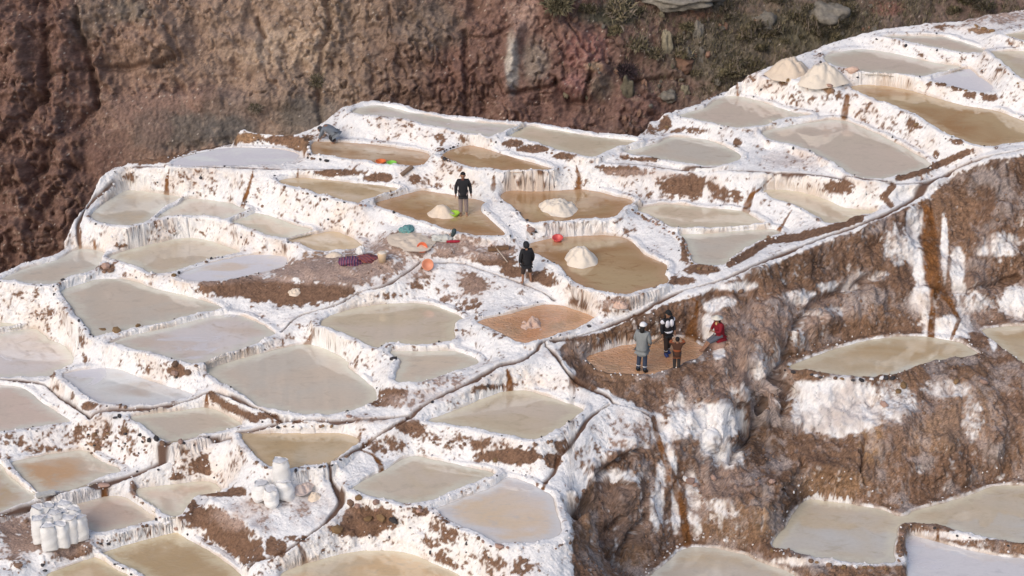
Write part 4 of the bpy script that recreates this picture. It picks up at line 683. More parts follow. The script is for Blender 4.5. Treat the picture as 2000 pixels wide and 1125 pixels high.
# tiny crumbs of salt and earth, past counting
def crumbs(name, n, cond, rmin, rmax, mat, seed):
    r_ = np.random.default_rng(seed); cand = np.where(cond.ravel() & keepv2.ravel())[0]; cand = r_.choice(cand, min(n, len(cand)), replace=False)
    V0, F0 = IC1; F0 = np.array(F0); Vs, Fs = [], []
    for t, c in enumerate(cand):
        s = r_.uniform(rmin, rmax) * (1 if r_.random() < .9 else 1.7); W = V0 * (1 + r_.uniform(-.3, .3, (len(V0), 1))) * s * r_.uniform(.7, 1.2, 3); Vs.append(W + P3.reshape(-1, 3)[c] + (0, 0, s * .2)); Fs.append(F0 + t * len(V0))
    V = np.concatenate(Vs); F = np.concatenate(Fs); me = bpy.data.meshes.new(name); me.vertices.add(len(V)); me.loops.add(F.size); me.polygons.add(len(F))
    me.vertices.foreach_set('co', V.astype(np.float32).ravel()); me.loops.foreach_set('vertex_index', F.astype(np.int32).ravel()); me.polygons.foreach_set('loop_start', np.arange(0, F.size, 3, dtype=np.int32)); me.update(calc_edges=True)
    me.materials.append(mat); o = bpy.data.objects.new(name, me); C.objects.link(o); return tag(o, kind='stuff')
keepv2 = (out < .2) & (PX > -60) & (PX < 2060) & (PY > -20) & (PY < 1180)
tag(crumbs('salt_crumbs', 1700, (near > .02) & (near < .32), .018, .04, M_LUMP, 1), 'white salt crumbs along the pond rims')
tag(crumbs('earth_crumbs', 900, (near > .05) & (near < 1.5) & (steep > .05) & (ms[..., 0] > .3), .018, .045, M_STB, 2), 'brown earth crumbs on the banks')
tag(crumbs('rock_rubble', 800, (rough_reg > .7) & (near > .2) & (ms[..., 0] > .7), .02, .06, M_STB, 3), 'brown rubble on the earth slope')
tag(crumbs('dark_pebbles', 220, (near > .02) & (near < .35) & (rough_reg < .3), .025, .045, M_STD, 4), 'dark pebbles on the white rims')

# ------------------------------------------------------------------ salt heaps
M_HEAP = plain('fresh_salt', (.72, .60, .475), .9, .05, 20, .35); M_HEAPW = plain('pale_fresh_salt', (.76, .67, .56), .9, .05, 20, .35); M_HEAPP = plain('pink_salt', (.62, .44, .35), .9, .12, 14, .6)
def base_z(px, py, pondkey=None):
    if pondkey: x, y = place(px, py, P[pondkey]['z']); return np.array([float(x), float(y), P[pondkey]['z']])
    return hit(px, py)
def heap(px, py, wpx, hpx, mat, label, pk=None, rough=.06, power=1.15, ex=1.0, seed=1, group=None):
    p = base_z(px, py, pk); s = FPX / (p[1] * CP - (p[2] - HCAM) * SP); R0 = wpx / 2 / s; H0 = max(.04, hpx / s / CP * .86)
    n, m = 56, 22; V = []; F = []
    for i in range(m + 1):
        f = i / m
        for j in range(n):
            a = 2 * math.pi * j / n; rr = R0 * (1.08 - 1.08 * f) ; rr *= 1 + .10 * math.sin(a * 2 + seed) + .07 * math.sin(a * 3 + seed * 2) + .04 * math.sin(a * 7 + seed * 3)
            V.append((rr * math.cos(a), rr * ex * math.sin(a), 0))
    V = np.array(V); rn = np.repeat(1.08 - 1.08 * np.arange(m + 1) / m, n); z = H0 * np.clip(1 - rn ** power, -.2, 1); z = z - .16 * H0 * np.exp(-(rn / .22) ** 2)
    z = z + rough * H0 * 3.4 * (fbm(V[:, 0] * 6 + seed * 9, V[:, 1] * 6, 0 * z, 3, 1.0)) * sstep(1.08, .7, rn) * .9; V[:, 2] = z - .015
    for i in range(m):
        for j in range(n): F.append((i * n + j, i * n + (j + 1) % n, (i + 1) * n + (j + 1) % n, (i + 1) * n + j))
    o = mesh_obj('salt_heap', V, F, mat, None, tuple(p + (0, 0, .0))); return tag(o, label, 'salt heap', group)
heap(863, 418, 52, 24, M_HEAP, 'small cream salt heap in brown water beside the green basin', 'D', seed=2)
heap(1091, 408, 76, 24, M_HEAPW, 'wide low pale salt heap in the brown pond behind the red basin', 'E', .10, seed=3)
heap(1134, 508, 70, 38, M_HEAPW, 'pointed cream salt heap in the large brown pond', 'M', seed=4)
heap(1040, 634, 52, 11, M_HEAPP, 'low crumbly pinkish salt heap in the rippled orange pond', 'PR', .4, seed=5)
heap(1543, 139, 88, 42, M_HEAP, 'tall peach salt cone at the hillside edge, left of its twin', None, .05, 1.0, .8, 6)
heap(1604, 153, 88, 46, M_HEAPW, 'tall cream salt cone in front and right of its peach twin', None, .05, 1.0, .8, 7)
heap(655, 497, 34, 9, M_HEAP, 'tiny cream salt mound at the back edge of the drying plateau', None, .1, seed=8)
heap(805, 467, 84, 5, M_HEAP, 'low spread of cream salt below the teal striped blanket', None, .2, 1.6, seed=9)
heap(574, 567, 28, 13, M_HEAP, 'small beige salt mound on the brown bank left of the plateau', None, .2, seed=10)
heap(1214, 597, 30, 16, M_HEAPP, 'pinkish salt lump beside the main path above the visitors', None, .3, seed=11)
heap(590, 954, 50, 11, plain('pale_pink_salt', (.66, .54, .48), .9, .1, 14, .5), 'pale pink lumpy salt heap beside the four sacks', None, .35, seed=12)
heap(617, 968, 32, 12, M_HEAP, 'peach salt heap leaning on the rim right of the four sacks', None, .2, seed=13)
V, F = rockmesh(IC2, 31, .3, .2, .14, .5); p = hit(1662, 138); tag(mesh_obj('salt_block', V, F, M_HEAPP, None, tuple(p + (0, 0, .05)), False), 'rough pinkish salt block right of the two salt cones', 'salt block')

# ------------------------------------------------------------------ sacks
M_SACK = plain('white_woven_plastic', (.80, .79, .775), .55, .05, 26, .25); M_SACKM = plain('sack_mouth', (.70, .69, .69), .7, .08, 20, .3)
def sackmesh(seed, h=.98, r=.225, lean=0.0, slump=0.0):
    n, m = 32, 26; V = []
    for i in range(m + 1):
        f = i / m; prof = np.interp(f, [0, .04, .2, .5, .8, .9, .96, 1], [.82, .98, 1.03 + slump * .25, 1.04 + slump * .1, .99, .88, .80, .86])
        for j in range(n):
            a = 2 * math.pi * j / n; sq = 1 / (abs(math.cos(a)) ** 3.2 + abs(math.sin(a)) ** 3.2) ** (1 / 3.2); rr = r * prof * (.35 * sq + .65)
            fold = .07 * math.sin(a * 5 + seed + f * 3) * sstep(.55, 1, f) * 1.4 + .04 * math.sin(a * 3 + seed * 2.1 + f * 7) + .03 * math.sin(a * 2 - f * 11 + seed)
            rr *= 1 + fold; x = rr * math.cos(a) * 1.12; y = rr * math.sin(a) * .9
            z = h * f * (1 - .0) - (.03 if f > .93 else 0) * math.sin(2 * a + seed)
            if i == 0: z -= -.0; 
            if f < .2: z -= .07 * abs(math.cos(a)) ** 4 * (1 - f / .2)       # pointed bottom corners
            wr_ = 1 + .035 * math.sin(z * 31 + a * 2 + seed) * math.sin(a * 4 + seed * 3 + z * 9) + .02 * math.sin(z * 57 - a * 5 + seed)
            V.append((x * wr_ + lean * f * f, y * wr_, z + .05))
    F = [(i * n + j, i * n + (j + 1) % n, (i + 1) * n + (j + 1) % n, (i + 1) * n + j) for i in range(m) for j in range(n)]
    F.append(tuple(range(n))[::-1]); return V, F
def mouthmesh(seed, h, r):
    n = 32; V = []; 
    for i, (rf, zf) in enumerate([(.80, 1.0), (.62, .985), (.45, 1.0), (.2, 1.01)]):
        for j in range(n):
            a = 2 * math.pi * j / n; rr = r * rf * (1 + .12 * math.sin(4 * a + seed + i)); V.append((rr * math.cos(a) * 1.12, rr * math.sin(a) * .9, h * zf + .012 * math.sin(5 * a + i * 2 + seed) + .045 - (.03 * math.sin(2 * a + seed) if i == 0 else 0)))
    F = [(i * n + j, i * n + (j + 1) % n, (i + 1) * n + (j + 1) % n, (i + 1) * n + j) for i in range(3) for j in range(n)]; F.append(tuple(range(3 * n, 4 * n))); return V, F
sacks = [(80,1060,0,'white sack at the left end of the front row, partly behind the front-most sack'),(99,1074,0,'front-most white sack, standing nearest the viewer'),(122,1068,0,'slim white sack right behind the front-most one, in the front row'),(140,1060,0,'white sack next to the right end of the front row'),(159,1055,0,'white sack at the right end of the cluster beside the pinkish pond'),
    (78,1040,0,'white sack at the back left of the cluster'),(96,1054,0,'white sack in the middle row of the cluster, just behind the front-most one'),(114,1050,0,'white sack at the centre of the cluster, showing only its gathered mouth'),(133,1044,0,'white sack in the middle row just left of the right end'),(97,1036,0,'white sack in the rear row, second from the left'),(115,1034,0,'white sack in the rear row, third from the left'),(132,1034,0,'white sack in the rear row towards the pinkish pond'),(148,1042,0,'white sack at the right end of the rear row')]
for i, (px, py, q, lb) in enumerate(sacks):
    p = hit(px, py, 2.5); p[2] = np.median([hit(x_, 1058)[2] for x_ in (85, 110, 135)]) if i else p[2]
    x, y = place(px, py, -2.2); h_ = .92 * random.uniform(.92, 1.06)
    t = empty('salt_sack', (float(x), float(y), -2.2), lb or 'white sack in the middle of the big cluster with only its gathered top showing', 'sack', 'white salt sacks in the large cluster', random.uniform(-.5, .5))
    V, F = sackmesh(i * 1.7, h_, .225, random.uniform(-.04, .04)); mesh_obj('bag', V, F, M_SACK, t); V, F = mouthmesh(i * 1.7, h_, .235); mesh_obj('sack_mouth', V, F, M_SACKM, t)
for i, (px, py, h_, ln, sl_p, lb) in enumerate([(550,952,.98,0,0,'tall upright white sack at the back of the small group of four'),(512,974,.55,.05,.6,'slumped low white sack at the left of the small group of four'),(529,985,.62,-.05,.5,'squat white sack in front of the small group of four'),(556,973,.66,.06,.4,'leaning white sack at the right of the small group of four')]):
    p = hit(px, py, 2.5); t = empty('salt_sack', tuple(p), lb, 'sack', 'white salt sacks on the terrace', i * .9)
    V, F = sackmesh(i * 2.3 + 50, h_, .245, ln, sl_p); mesh_obj('bag', V, F, M_SACK, t); V, F = mouthmesh(i * 2.3 + 50, h_, .26); o = mesh_obj('sack_mouth', V, F, M_SACKM, t, (ln, 0, 0))

# ------------------------------------------------------------------ basins and buckets
def lathe(prof, n=28, sy=1.0):
    V = [(r * math.cos(2 * math.pi * j / n), sy * r * math.sin(2 * math.pi * j / n), z) for r, z in prof for j in range(n)]; m = len(prof)
    F = [(i * n + j, i * n + (j + 1) % n, (i + 1) * n + (j + 1) % n, (i + 1) * n + j) for i in range(m - 1) for j in range(n)]; F.append(tuple(range(n))[::-1]); F.append(tuple(range((m - 1) * n, m * n))); return V, F
def basin(px, py, c, label, pk=None, r=.19, tilt=(0, 0), h=.13, nm='plastic_basin', cat='basin', lift=0):
    p = base_z(px, py, pk); t = empty(nm, tuple(p + (0, 0, lift)), label, cat); m = plain('plastic_' + label[:18].replace(' ', '_'), c, .35, .04, 4, 0, .5)
    t.rotation_euler = (tilt[0], tilt[1], 0)
    V, F = lathe([(r * .68, 0), (r * .95, h * .92), (r * .93, h * .96), (r * .88, h * .92), (r * .62, .015)]); mesh_obj('bowl', V, F, m, t)
    V, F = lathe([(r * .93, h * .93), (r * 1.04, h * .95), (r * 1.05, h), (r * .93, h * 1.01), (r * .90, h * .96)]); V2 = V; F = F[:-2]; mesh_obj('rim', V2, F, m, t); return t
basin(887, 421, (.36, .60, .05), 'lime green plastic basin beside the salt heap in the brown pond', 'D', .21)
basin(744, 320, (.72, .17, .04), 'orange plastic basin floating at the front rim of the rear brown pond', 'F', .20)
basin(765, 323, (.25, .60, .08), 'green plastic basin next to the orange one at the pond rim', 'F', .19)
basin(1089, 470, (.62, .09, .08), 'red plastic basin at the back edge of the large brown pond', 'M', .20, (.25, 0), .15)
basin(823, 489, (.70, .16, .07), 'orange red basin tipped on its side on the drying plateau', None, .19, (1.0, 0), .14, lift=.16)
basin(834, 523, (.66, .26, .15), 'faded peach basin standing on edge at the channel below the orange red one', None, .21, (1.1, .1), .10, lift=.17)
p = hit(746, 508); t = empty('bucket', tuple(p), 'cream plastic bucket beside the red and blue blankets', 'bucket'); m = plain('cream_plastic', (.66, .50, .34), .5, .05, 5)
V, F = lathe([(.13, 0), (.175, .36), (.17, .37), (.16, .36), (.12, .30)]); mesh_obj('pail', V, F, m, t); V, F = lathe([(.165, .33), (.155, .36), (.10, .385), (.01, .39)]); mesh_obj('heaped_salt', V, F, M_HEAPW, t)

# ------------------------------------------------------------------ cloths
def cloth(px, py, rx, ry, rz_, mat, label, seed, lift=.05, rot=0, name='blanket', cat='blanket', fr=2.0):
    p = hit(px, py); V, F = IC4; n = 1 - np.abs(fbm(V[:, 0] * 1.6 + seed * 3, V[:, 1] + seed, V[:, 2], 3, fr, .65)) * 3.2
    W = V * (.95 + .32 * n + .30 * vnoise(V[:, 0] * 1.5 + seed, V[:, 1] * 1.5, V[:, 2] * 1.5 + 9) + .08 * vnoise(V[:, 0] * 9 + seed, V[:, 1] * 9, V[:, 2] * 9))[:, None] * np.array([rx, ry, rz_]); W[:, 2] = np.maximum(W[:, 2], -.05)
    o = mesh_obj(name, W, F, mat, None, tuple(p + (0, 0, lift)), True, rot); return tag(o, label, cat)
M_RB = striped('red_blue_weave', [(.03,.04,.13),(.36,.06,.07),(.05,.06,.16),(.42,.16,.14),(.03,.04,.12)], 3.2, 'X', 2.5); M_RD = striped('red_weave', [(.25,.05,.05),(.05,.05,.11),(.33,.11,.08),(.12,.04,.05)], 3.6, 'DIAGONAL', 3)
M_TE = striped('teal_stripe_weave', [(.06,.30,.30),(.30,.42,.42),(.04,.20,.24),(.35,.40,.36),(.05,.33,.32)], 5, 'X', 1.0)
cloth(686, 510, .40, .28, .13, M_RB, 'navy and red striped blanket heap at the left of the cloth pile', 1)
cloth(719, 505, .44, .24, .13, M_RD, 'dark red patterned blanket trailing right towards the cream bucket', 2)
cloth(703, 500, .14, .12, .22, plain('white_cloth', (.72, .71, .70), .9), 'white cloth lying on the red patterned blanket', 3, .2, name='cloth', cat='cloth')
cloth(797, 448, .27, .22, .13, M_TE, 'teal and grey striped blanket folded at the top of the plateau', 4, .06, .5)
cloth(862, 466, .36, .17, .14, plain('grey_white_bundle', (.50, .50, .47), .9, .3, 6), 'grey white cloth bundle lying on the plateau by the brown pond', 5, name='cloth_bundle', cat='cloth bundle')
V, F = lathe([(.07, -.19), (.09, -.1), (.08, 0), (.09, .1), (.07, .19)], 12); p = hit(884, 462); o = mesh_obj('dark_cloth_roll', V, F, plain('dark_cloth', (.045, .07, .075), .9), None, tuple(p + (0, 0, .1))); o.rotation_euler = (.5, .2, 0); tag(o, 'dark teal cloth roll standing at the right end of the grey bundle', 'cloth roll')
V, F = lathe([(.04, -.30), (.055, -.1), (.05, .1), (.03, .28)], 10); p = hit(886, 471); o = mesh_obj('red_cloth_strip', V, F, plain('crimson_cloth', (.33, .02, .04), .85), None, tuple(p + (0, 0, .05))); o.rotation_euler = (0, math.pi / 2, .05); tag(o, 'crimson cloth strip on the ground by the dark roll', 'cloth')

# ------------------------------------------------------------------ planks and sticks
def bar(a, b, wd, th, mat, name, label, cat, parent=None):
    a = Vector(a); b = Vector(b); L = (b - a).length; n = 8; V = []; F = []
    for i in range(n + 1):
        for (sx_, sz_) in ((-1, -1), (1, -1), (1, 1), (-1, 1)): V.append(((i / n - .5) * L, sx_ * wd / 2 * (1 + .08 * random.uniform(-1, 1)), sz_ * th / 2 * (1 + .12 * random.uniform(-1, 1))))
    for i in range(n):
        for j in range(4): F.append((i * 4 + j, i * 4 + (j + 1) % 4, (i + 1) * 4 + (j + 1) % 4, (i + 1) * 4 + j))
    F += [(3, 2, 1, 0), (n * 4, n * 4 + 1, n * 4 + 2, n * 4 + 3)]
    o = mesh_obj(name, V, F, mat, parent, tuple((a + b) / 2), False); o.rotation_mode = 'QUATERNION'; o.rotation_quaternion = (b - a).to_track_quat('X', 'Z')
    return tag(o, label, cat) if label else o
M_WOOD = plain('weathered_wood', (.20, .14, .10), .85, .2, 14, .4)
bar(hit(781, 342) + (0, 0, .06), hit(803, 327) + (0, 0, .08), .16, .10, M_WOOD, 'wooden_plank', 'weathered plank lying across the rim right of the green basin', 'plank')
bar(hit(955, 487) + (0, 0, .06), hit(993, 483) + (0, 0, .06), .16, .12, plain('wet_wood', (.22, .13, .075), .85, .2, 12, .4), 'wooden_beam', 'brown beam at the front edge of the plateau left of the hooded man', 'beam')
bar(hit(966, 486) + (0, 0, .14), hit(990, 512) + (0, 0, .05), .025, .025, plain('pale_stick', (.5, .42, .34), .8), 'wooden_stick', 'thin pale stick leaning down from the brown beam', 'stick')
V, F = rockmesh(IC2, 77, .20, .11, .07, .15); p = hit(204, 947); tag(mesh_obj('flat_stone', V, F, M_STP, None, tuple(p + (0, 0, .05)), False), 'flat stone lid over the inflow behind the pinkish pond and sacks', 'stone')
p = hit(91, 970); bar(p + (-.28, -.1, .06), p + (.30, .12, .08), .24, .07, plain('grey_slab', (.5, .49, .46), .9, .1, 8, .3), 'stone_slab', 'pale grey slab laid beside the lower left channel', 'slab')

# ------------------------------------------------------------------ scrub, bushes and boulders on the far hillside
def tuftmesh(name, n, r, h, seed, cols, droop=.5, wd=.02):
    r_ = np.random.default_rng(seed); V = []; F = []; mi = []
    for i in range(n):
        a = r_.uniform(0, 6.283); el = r_.uniform(.15, 1.45); L = r_.uniform(.5, 1.0); b = np.array([r_.normal(0, r * .28), r_.normal(0, r * .28), 0])
        d = np.array([math.cos(a) * math.cos(el) * r, math.sin(a) * math.cos(el) * r, math.sin(el) * h]) * L; s = np.array([-math.sin(a), math.cos(a), 0]) * wd * r_.uniform(.7, 1.6)
        k = len(V); mid = b + d * .55 + (0, 0, .10 * h); tip = b + d + (0, 0, -droop * .12 * h); V += [b - s, b + s, mid + s, mid - s, tip]; F += [(k, k + 1, k + 2, k + 3), (k + 3, k + 2, k + 4)]; q = r_.integers(len(cols)); mi += [q, q]
    me = bpy.data.meshes.new(name); me.from_pydata([tuple(v) for v in V], [], F); [me.materials.append(c) for c in cols]; me.polygons.foreach_set('material_index', mi); return me
G1, G2, G3, G4 = plain('dry_grass', (.26, .215, .13), .9, .2), plain('olive_leaf', (.15, .13, .075), .9, .2), plain('grey_twig', (.24, .195, .15), .9, .2), plain('dark_leaf', (.095, .085, .052), .9, .2)
G5, G6 = plain('purple_twig', (.075, .05, .055), .9, .2), plain('dark_twig', (.035, .026, .028), .9, .2)
TM = [tuftmesh('foliage', 420, .55, .5, 1, [G1, G2, G3], .6), tuftmesh('foliage', 420, .6, .45, 2, [G2, G4, G3], .5), tuftmesh('foliage', 420, .5, .6, 3, [G1, G3, G4], .8), tuftmesh('foliage', 360, .45, .35, 4, [G2, G4, G1], .5)]
r_ = np.random.default_rng(12); spots = []
while len(spots) < 80:
    x = r_.uniform(1060, 1930); y = r_.uniform(-30, 165); lim = np.interp(x, [1060, 1200, 1300, 1420, 1500, 1700, 1900], [30, 60, 120, 170, 120, 50, 20])
    if y < lim and (x > 1330 or r_.random() < .45) and not (1395 < x < 1450 and 80 < y < 110): spots.append((x, y, r_.uniform(.6, 1.25)))
for i, (x, y, sc_) in enumerate(spots):
    p = hit(x, y, 3, CLV); o = bpy.data.objects.new('hillside_shrub', TM[int(r_.integers(4))]); C.objects.link(o); o.location = tuple(p - (0, 0, .05)); o.rotation_euler = (r_.uniform(-.1, .4), 0, r_.uniform(0, 6.3)); o.scale = (sc_,) * 3
    tag(o, 'dry grey green tussock among many on the scrubby hillside at the upper right', 'shrub', 'tussocks on the hillside')
def bush(x, y, sc_, cols, label, seed):
    p = hit(x, y, 3, CLV); o = bpy.data.objects.new('bush', tuftmesh('foliage', 600, .5, .5, seed, cols, .4)); C.objects.link(o); o.location = tuple(p); o.scale = (sc_,) * 3; o.rotation_euler = (.5, 0, 0); tag(o, label, 'bush')
bush(1226, 140, 1.0, [G5, G6], 'dark purple bush on the red slope above a pointed rock', 21)
bush(618, 158, .8, [G3, G4, G1], 'dull green bush clinging to the tan cliff above the grey talus', 22)
bush(497, 212, .7, [G3, G4], 'small grey bush at the top of the dark talus on the cliff', 23)
bush(1090, 15, 1.5, [G4, G2, G1], 'dark green clump at the top edge of the picture right of the pale rock', 24)
bush(1205, 25, 1.5, [G3, G1, G4], 'long haired grey green tussock at the top centre right', 25)
# low ground cover between them
def cover(n, seed):
    r_ = np.random.default_rng(seed); m = np.where((CLV[0] > 1060) & (CLV[0] < 2000) & (CLV[1] < 190) & (CLV[1] > -60) & (r_.random(len(CLV[0])) < .35 * (veg.ravel() * sstep(.35, .6, f1.ravel() * .5 + f2.ravel() * .5))))[0]
    m = r_.choice(m, min(n, len(m)), replace=False); V = []; F = []; mi = []
    for c in m:
        b0 = CLV[3][c]
        for q in range(3):
            a = r_.uniform(0, 6.28); L = r_.uniform(.10, .34); d = np.array([math.cos(a) * .5, math.sin(a) * .5 - .25, .9]) * L; s = np.array([-math.sin(a), math.cos(a), 0]) * .02; k = len(V); b = b0 + r_.normal(0, .07, 3); V += [b - s, b + s, b + d]; F.append((k, k + 1, k + 2)); mi.append(int(r_.integers(4)))
    me = bpy.data.meshes.new('grass'); me.from_pydata([tuple(v) for v in V], [], F); [me.materials.append(c) for c in (G1, G2, G3, G4)]; me.polygons.foreach_set('material_index', mi); o = bpy.data.objects.new('grass', me); C.objects.link(o); tag(o, 'short dry grass covering the far hillside', kind='stuff')
cover(8000, 31)
M_B1 = plain('lichen_boulder', (.20, .18, .15), .92, .38, 5, .9); M_B2 = plain('rust_boulder', (.30, .18, .125), .92, .25, 3, .6); M_B3 = plain('yellow_grey_boulder', (.23, .20, .14), .92, .38, 5, .9)
for i, (x, y, rx, ry, mt, lb) in enumerate([(1492,48,22,20,M_B1,'round grey lichen boulder among the scrub left of the white terraces'),(1330,130,19,14,M_B2,'rust coloured boulder with a pale face on the scrubby slope'),(1298,92,12,34,M_B3,'tall yellow grey rock slab on the slope'),(1365,66,11,22,M_B1,'upright grey rock between the slab and the round boulder'),(1372,110,9,17,M_B1,'small grey rock right of the rust coloured boulder'),(1340,106,15,12,M_B1,'grey rock directly above the rust coloured boulder'),(1227,178,13,26,M_B3,'pointed grey rock below the dark purple bush'),
    (1330,-4,70,16,M_B1,'wide flat grey outcrop at the top edge of the picture'),(1620,28,40,20,M_B1,'broad grey boulder half hidden in scrub at the top right'),(1304,190,17,12,M_B1,'low grey rock on the red slope near the terraces'),(1340,180,9,14,M_B3,'small yellowish rock above the terrace corner'),(1400,5,18,14,M_B1,'grey rock right of the flat outcrop at the top edge'),(1760,70,0,0,None,'')]):
    if not mt: continue
    p = hit(x, y, 3, CLV); s = FPX / (p[1] * CP - (p[2] - HCAM) * SP); V, F = rockmesh(IC4, i + 40, rx / s, rx / s * .8, ry / s / CP * 1.0, .36, 1.9)
    tag(mesh_obj('boulder', V, F, mt, None, tuple(p + (0, .1, 0))), lb, 'boulder', 'boulders on the far slope')

rr_ = np.random.default_rng(44)
SR = [rockmesh(IC2, 70 + v, 1, .85, .75, .35, 1.6) for v in range(4)]; SRM = []
for v, (V, F) in enumerate(SR): me = bpy.data.meshes.new('boulder'); me.from_pydata(V.tolist(), [], F); me.materials.append((M_B1, M_B2, M_B3, M_B1)[v]); SRM.append(me)
n_r = 0
while n_r < 46:
    x = rr_.uniform(1090, 1800); y = rr_.uniform(-10, 235)
    if y > np.interp(x, [1090, 1240, 1310, 1400, 1500, 1800], [225, 235, 195, 165, 110, 35]): continue
    p = hit(x, y, 3, CLV); q = rr_.uniform(.07, .2); o = bpy.data.objects.new('rock', SRM[int(rr_.integers(4))]); C.objects.link(o); o.location = tuple(p); o.scale = (q, q * .9, q * .9); o.rotation_euler = tuple(rr_.uniform(0, 6, 3)); tag(o, 'small loose rock strewn over the far hillside behind the terraces', 'rock', 'small rocks on the far hillside'); n_r += 1

# ------------------------------------------------------------------ people
SKIN = plain('skin', (.30, .16, .10), .6, .03, 5)
def skinned(name, V, E, R, mat, parent, sub=2):
    me = bpy.data.meshes.new(name); me.from_pydata([tuple(v) for v in V], E, []); o = bpy.data.objects.new(name, me); C.objects.link(o)
    md = o.modifiers.new('skin', 'SKIN'); md.use_smooth_shade = True; sv = me.skin_vertices[0].data
    for i, r in enumerate(R): sv[i].radius = (r, r) if np.ndim(r) == 0 else tuple(r); sv[i].use_root = (i == 0)
    sd_ = o.modifiers.new('sub', 'SUBSURF'); sd_.levels = sub; sd_.render_levels = sub
    dg = bpy.context.evaluated_depsgraph_get(); m2 = bpy.data.meshes.new_from_object(o.evaluated_get(dg)); m2.materials.clear(); m2.materials.append(mat); m2.name = name
    m2.polygons.foreach_set('use_smooth', [True] * len(m2.polygons)); o.modifiers.clear(); o.data = m2; bpy.data.meshes.remove(me); o.parent = parent; return o
def ell(c, r, ic=None, cut=None):
    V, F = ic or IC3; W = V * np.array(r) + np.array(c)
    if cut is not None:
        keep = np.array([cut(v) for v in V]); F = [f for f in F if all(keep[list(f)])]
    return W, F
def joinmesh(o, V, F):
    me = o.data; n = len(me.vertices); co = np.empty(n * 3); me.vertices.foreach_get('co', co); co = co.reshape(-1, 3)
    faces = [tuple(p.vertices) for p in me.polygons] + [tuple(i + n for i in f) for f in F]; m2 = bpy.data.meshes.new(me.name); m2.from_pydata(np.concatenate([co, V]).tolist(), [], faces)
    for m in me.materials: m2.materials.append(m)
    m2.polygons.foreach_set('use_smooth', [True] * len(m2.polygons)); o.data = m2
def person(loc, rz_, H, label, J={}, top=None, bottom=None, hair=(.015,.012,.012), hairlen=.0, hat=None, shoes=None, coat=False, cuffs=None, longsleeve=True, extra=None, legskin=False, w_=1.0):
    """Figure in a local frame: x to its left, -y the way it faces, z up; unit = its height."""
    t = empty('person', loc, label, 'person', None, rz_)
    j = dict(pel=(0, 0, .53), chest=(0, 0, .70), neck=(0, .005, .825), head=(0, -.01, .925), shL=(.105, 0, .80), elL=(.135, .01, .64), wrL=(.14, -.03, .50), haL=(.14, -.05, .455), shR=(-.105, 0, .80), elR=(-.135, .01, .64), wrR=(-.14, -.03, .50), haR=(-.14, -.05, .455),
        hiL=(.05, 0, .50), knL=(.055, -.01, .28), anL=(.055, .01, .05), toL=(.06, -.08, .02), hiR=(-.05, 0, .50), knR=(-.055, -.01, .28), anR=(-.055, .01, .05), toR=(-.06, -.08, .02)); j.update(J)
    g = {k: np.array(v, float) * H for k, v in j.items()}
    names = ['pel', 'chest', 'neck', 'head', 'shL', 'elL', 'wrL', 'haL', 'shR', 'elR', 'wrR', 'haR', 'hiL', 'knL', 'anL', 'toL', 'hiR', 'knR', 'anR', 'toR']; ix = {n: i for i, n in enumerate(names)}
    E = [(ix[a], ix[b]) for a, b in [('pel','chest'),('chest','neck'),('neck','head'),('chest','shL'),('shL','elL'),('elL','wrL'),('wrL','haL'),('chest','shR'),('shR','elR'),('elR','wrR'),('wrR','haR'),('pel','hiL'),('hiL','knL'),('knL','anL'),('anL','toL'),('pel','hiR'),('hiR','knR'),('knR','anR'),('anR','toR')]]
    rad = dict(pel=.075, chest=.08, neck=.032, head=.045, sh=.038, el=.026, wr=.018, ha=.019, hi=.052, kn=.036, an=.023, to=.019)
    Rr = [rad.get(n, rad.get(n[:2])) * H for n in names]
    b = skinned('body', [g[n] for n in names], E, Rr, SKIN, t)
    # head with nose and ears, five fingers on each hand
    hd = g['head']; V, F = ell(hd, (.052 * H, .060 * H, .070 * H)); nv_ = (V - hd) / H; V = V.copy()
    m_ = (np.abs(nv_[:, 0]) < .012) & (nv_[:, 1] < -.04) & (np.abs(nv_[:, 2] + .008) < .02); V[m_, 1] -= .014 * H; chin = nv_[:, 2] < -.03; V[chin, 0] = hd[0] + (V[chin, 0] - hd[0]) * .8
    joinmesh(b, V, F)
    for s in (-1, 1): V, F = ell(hd + np.array((s * .052, .004, -.005)) * H, (.008 * H, .014 * H, .018 * H), IC2); joinmesh(b, V, F)
    for sd_ in 'LR':
        w1, h1 = g['wr' + sd_], g['ha' + sd_]; d = h1 - w1; d /= np.linalg.norm(d) + 1e-9; side = np.cross(d, (1, 0, 0) if abs(d[0]) < .8 else (0, 0, 1)); side /= np.linalg.norm(side); nrm = np.cross(d, side)
        for fi in range(5):
            L = [.042, .047, .044, .036, .034][fi] * H; off = (fi - 1.5) * .0095 * H if fi < 4 else -.022 * H; a = h1 + side * off * (1 if fi < 4 else .8) - d * (.0 if fi < 4 else .012 * H)
            dd = d if fi < 4 else d * .7 + side * -.7; mid = a + dd * L * .55; tip = mid + (dd * .8 + nrm * .5) * L * .5; V = []
            for q, rr in ((a, .0062), (mid, .0055), (tip, .0035)):
                for kx in range(6): V.append(q + (side * math.cos(kx * 1.047) + nrm * math.sin(kx * 1.047)) * rr * H)
            joinmesh(b, np.array(V), [(r0 * 6 + k0, r0 * 6 + (k0 + 1) % 6, r0 * 6 + 6 + (k0 + 1) % 6, r0 * 6 + 6 + k0) for r0 in range(2) for k0 in range(6)] + [(12, 13, 14, 15, 16, 17)])
    ey = plain('eye_dark', (.01, .01, .01), .3)
    for s in (-1, 1): V, F = ell(hd + np.array((s * .020, -.054, .004)) * H, (.008 * H, .006 * H, .005 * H), IC1); mesh_obj('eye', V, F, ey, t)
